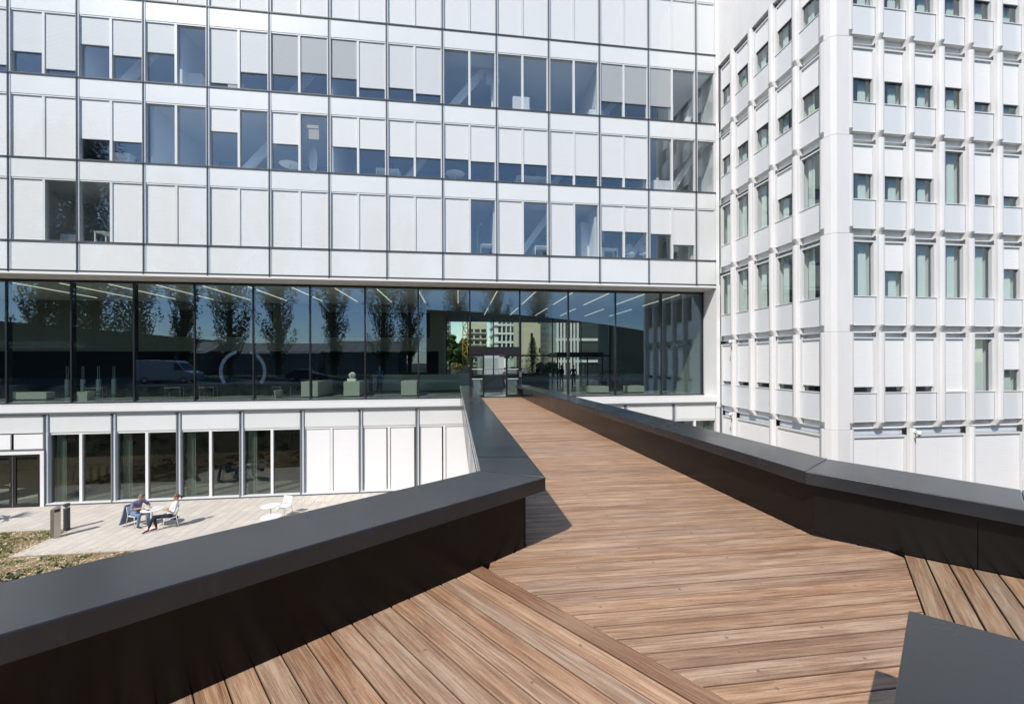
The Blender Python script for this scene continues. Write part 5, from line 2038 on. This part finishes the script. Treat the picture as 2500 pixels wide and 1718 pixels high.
MB().box(20.41, 21.1, 89.93, 89.995, 11.9, 13.0).build('red_panel', 'red_paint', e)
e = empty('ribbed_building', (23, 70, 4.5), 'pale building with vertical ribs between dark windows, right of the beige building', 'building')
MB().box(15.8, 40, 66, 80, 4.0, 24).build('wall', 'window_dark', e)
for q in range(7):
    MB().box(15.7 + .55 * q, 15.95 + .55 * q, 65.6, 65.999, 4.5, 24).build('rib', 'wing_panel', e)
for q in range(6):
    MB().box(15.6, 40, 65.75, 65.99, 6.5 + 3.5 * q, 6.9 + 3.5 * q).build('floor_band', 'wing_panel', e)
for nm, x0, x1, y0, z1, mat, lab in (('apartment_block', -14, -4.0, 205, 40, 'grey_concrete', 'grey apartment block with balconies far behind the street trees'),
                                     ('low_apartment_block', 4.6, 14.5, 215, 27, 'beige_render', 'pale apartment block behind the crane')):
    e = empty(nm, ((x0 + x1) / 2, y0 + 8, 4.5), lab, 'building')
    MB().box(x0, x1, y0, y0 + 15, 4, z1).build('wall', mat, e)
    z = 7
    while z < z1 - 2:
        for q in range(3):
            xa = x0 + (x1 - x0) * (q + .12) / 3
            MB().box(xa, xa + (x1 - x0) * .25, y0 - .08, y0 - .01, z, z + 1.6).build('window', 'window_dark', e)
        MB().box(x0 - .2, x1 + .2, y0 - .9, y0 - .1, z - .6, z - .2).build('balcony', mat, e)
        z += 3.0
# tower crane
e = empty('tower_crane', (0.95, 60, 4.5), 'yellow lattice tower crane with a red slewing unit, beyond the lobby', 'crane')
m = MB()
for dx in (-.33, .33):
    for dy in (-.33, .33):
        m.tube([(0.95 + dx, 60 + dy, 4.5), (0.95 + dx, 60 + dy, 32)], .055, 4)
for q in range(28):
    z = 4.6 + .98 * q
    sg = 1 if q % 2 else -1
    for dy in (-.33, .33):
        m.tube([(0.95 - .33 * sg, 60 + dy, z), (0.95 + .33 * sg, 60 + dy, z + .98)], .045, 4)
        m.tube([(0.62, 60 + dy, z), (1.28, 60 + dy, z)], .04, 4)
m.build('mast', 'yellow_paint', e)
MB().box(.35, 1.55, 59.5, 60.5, 12.4, 13.4).build('slewing_unit', 'red_paint', e)
MB().box(.1, 1.8, 59.2, 60.9, 4.4, 5.0).build('ballast', 'grey_concrete', e)
# site cabin, fence, cars, planter beyond the lobby
e = empty('site_cabin', (5.2, 71, 4.5), 'white site cabin with a large bluish window behind a low fence', 'cabin')
MB().box(3.2, 7.6, 70, 73, 4.56, 7.9).build('wall', 'van_white', e)
MB().box(3.6, 6.6, 69.95, 69.99, 5.6, 7.3).build('window', 'glass_clear', e)
MB().box(3.1, 7.7, 69.8, 73.1, 7.901, 8.1).build('roof', 'chair_white', e)
e = empty('low_fence', (4.0, 57, 4.5), 'low dark bar fence along the street behind the lobby', 'fence')
for q in range(44):
    MB().box(1.0 + .2 * q, 1.04 + .2 * q, 57, 57.04, 4.5, 5.6).build('bar', 'dark_frame', e)
MB().box(.98, 9.8, 56.98, 57.06, 5.601, 5.66).build('rail', 'dark_frame', e)
MB().box(.98, 9.8, 56.98, 57.06, 4.7, 4.75).build('rail', 'dark_frame', e)


def car(x, y, z, ang, label, mat, kind='car', group=None, van=False):
    e = empty('parked_van' if van else 'parked_car', (x, y, z), label, 'van' if van else 'car', group)
    ff = Vector((math.cos(ang), math.sin(ang), 0))
    ss = Vector((-ff.y, ff.x, 0))
    PP = lambda a, b, c: tuple(Vector((x, y, z)) + ff * a + ss * b + Vector((0, 0, c)))
    if van:
        side = [(-3.0, .35), (3.0, .35), (3.05, .75), (2.95, 1.15), (2.1, 1.35), (1.35, 2.3), (1.0, 2.5), (-2.9, 2.58), (-3.0, 2.4)]
        wins = [[(1.0, 1.45), (1.95, 1.45), (1.35, 2.2), (1.0, 2.25)]]
        W, ax, rr = .98, (1.95, -1.9), .36
    else:
        side = [(-2.1, .35), (2.1, .35), (2.15, .62), (2.0, .85), (.95, .98), (.35, 1.42), (-1.1, 1.46), (-1.75, 1.02), (-2.15, .92)]
        wins = [[(-.25, 1.0), (.8, 1.0), (.28, 1.36), (-.25, 1.39)], [(-1.5, 1.02), (-.33, 1.0), (-.33, 1.39), (-1.05, 1.40)]]
        W, ax, rr = .88, (1.35, -1.3), .32
    m = MB()
    m.loft([[PP(a, W * t, c) for a, c in side] for t in (-1, -.95, .95, 1)])
    b_ = m.build('body', mat, e, bevel=.05)
    for sg in (-1, 1):
        for wn_ in wins:
            m = MB()
            m.loft([[PP(a, sg * (W + .004), c) for a, c in wn_], [PP(a, sg * (W + .012), c) for a, c in wn_]])
            m.build('side_window', 'window_dark', e)
        for a in ax:
            m = MB()
            m.loft([[PP(a + rr * k_ * math.cos(6.283 * j / 20), sg * (W - .2 + d), rr + rr * k_ * math.sin(6.283 * j / 20)) for j in range(20)] for d, k_ in ((0, .9), (.03, 1), (.19, 1), (.215, .9))])
            tw = m.build('wheel', 'rubber', e)
            m = MB()
            m.loft([[PP(a + rr * .6 * math.cos(6.283 * j / 16), sg * (W + d), rr + rr * .6 * math.sin(6.283 * j / 16)) for j in range(16)] for d in (.016, .024)])
            m.build('rim', 'stainless', tw)
        m = MB()
        a0 = side[2][0] - .06
        m.loft([[PP(a0 + d, sg * (W - .35) + dy, c) for dy, c in ((-.18, .72), (.18, .72), (.18, .9), (-.18, .9))] for d in (-.05, .03)])
        m.build('headlight', 'glass_clear', e)
    m = MB()
    i0, i1 = (4, 5)
    (a0, c0), (a1, c1) = side[i0], side[i1]
    na, nc = (c1 - c0), -(a1 - a0)
    L = math.hypot(na, nc)
    na, nc = na / L * .012, nc / L * .012
    lo_, hi_ = .12, .9
    q0 = (a0 + (a1 - a0) * lo_ - na * .0, c0 + (c1 - c0) * lo_)
    q1 = (a0 + (a1 - a0) * hi_, c0 + (c1 - c0) * hi_)
    m.loft([[PP(q0[0] + na * k_, -W * .86, q0[1] + nc * k_), PP(q0[0] + na * k_, W * .86, q0[1] + nc * k_), PP(q1[0] + na * k_, W * .8, q1[1] + nc * k_), PP(q1[0] + na * k_, -W * .8, q1[1] + nc * k_)] for k_ in (.3, 1.0)])
    m.build('windscreen', 'window_dark', e)
    return e


car(1.0, 68, 4.5, -1.6, 'dark parked car facing the lobby in front of the trees and crane', 'car_dark')
car(8.3, 63, 4.5, 3.0, 'white parked car behind the low fence beyond the lobby', 'van_white')
car(-32.0, -5.0, 4.35, 0.0, 'white panel van parked on the street, seen mirrored in the lobby glass', 'van_white', van=True)
car(-18.0, -6.5, 4.35, 0.0, 'dark parked car on the street, seen mirrored in the lobby glass', 'car_dark')
e = empty('orange_planter', (8.3, 44.0, 4.64), 'orange planter standing outside the rear glazing', 'planter')
m = MB()
m.loft([[(8.3 - w_, 44 - w_, z), (8.3 + w_, 44 - w_, z), (8.3 + w_, 44 + w_, z), (8.3 - w_, 44 + w_, z)] for z, w_ in ((4.641, .28), (5.5, .42), (5.5, .36), (4.8, .25))])
m.build('pot', 'orange_paint', e)

# ------------------------------------------------------------------ buildings across the street behind the viewer (mirrored in the glass)


def shed(x0, x1, y0, y1, eave, ridge, label):
    e = empty('warehouse_shed', ((x0 + x1) / 2, (y0 + y1) / 2, 4.3), label, 'building', 'sheds across the street')
    MB().box(x0, x1, y0, y1, 4.2, eave).build('wall', 'grey_concrete', e)
    ym = (y0 + y1) / 2
    m = MB()
    m.loft([[(x0 - .4, y0 - .4, eave), (x0 - .4, ym, ridge), (x0 - .4, y1 + .4, eave)], [(x1 + .4, y0 - .4, eave), (x1 + .4, ym, ridge), (x1 + .4, y1 + .4, eave)]])
    rf = m.build('roof', 'brown_roof', e)
    for q in range(int((x1 - x0) / 2)):
        MB().tube([(x0 + 1 + 2 * q, y1 + .38, eave + .04), (x0 + 1 + 2 * q, ym, ridge + .04)], .05, 4).build('seam', 'brown_roof', rf)
    return e


shed(-70, -48, -56, -40, 8.4, 11.0, 'long shed with brown ribbed roof across the street, seen mirrored left of the ring')
shed(-46, -28, -58, -42, 8.4, 10.8, 'long shed with brown ribbed roof across the street, seen mirrored behind the plinths')
shed(-26, -12, -54, -40, 8.6, 11.2, 'long shed with brown ribbed roof across the street, seen mirrored beside the bridge door')
e = empty('dark_hall', (-85, -40, 4.3), 'dark hall with a gently curved roof across the street, seen mirrored at the left', 'building')
m = MB()
m.loft([[(-125 + 72 * t, -30, 4.2 + 0), (-125 + 72 * t, -30, 15.5 - 4.0 * t * t), (-125 + 72 * t, -60, 15.5 - 4.0 * t * t), (-125 + 72 * t, -60, 4.2)] for t in [q / 12 for q in range(13)]])
m.build('hall_shell', 'dark_roof', e)
MB().box(-100, -60, -29.99, -29.9, 9.0, 10.2).build('window_band', 'glass_clear', e)
e = empty('dark_hall', (25, -45, 4.3), 'dark hall with a falling curved roof, seen mirrored right of the bridge door', 'building')
m = MB()
m.loft([[(-6 + 66 * t, -34, 4.2), (-6 + 66 * t, -34, 16.5 - 7 * t * t - 1.0 * t), (-6 + 66 * t, -64, 16.5 - 7 * t * t - 1.0 * t), (-6 + 66 * t, -64, 4.2)] for t in [q / 12 for q in range(13)]])
m.build('hall_shell', 'dark_roof', e)
e = empty('street_fence', (-30, -12.5, 4.3), 'dark bar fence along the street verge, seen mirrored in the lobby glass', 'fence')
m = MB()
for q in range(90):
    MB().box(-60 + .66 * q, -59.95 + .66 * q, -12.5, -12.46, 4.3, 5.7).build('bar', 'dark_frame', e)
for z in (4.5, 5.55):
    MB().box(-60, -.5, -12.455, -12.42, z, z + .05).build('rail', 'dark_frame', e)
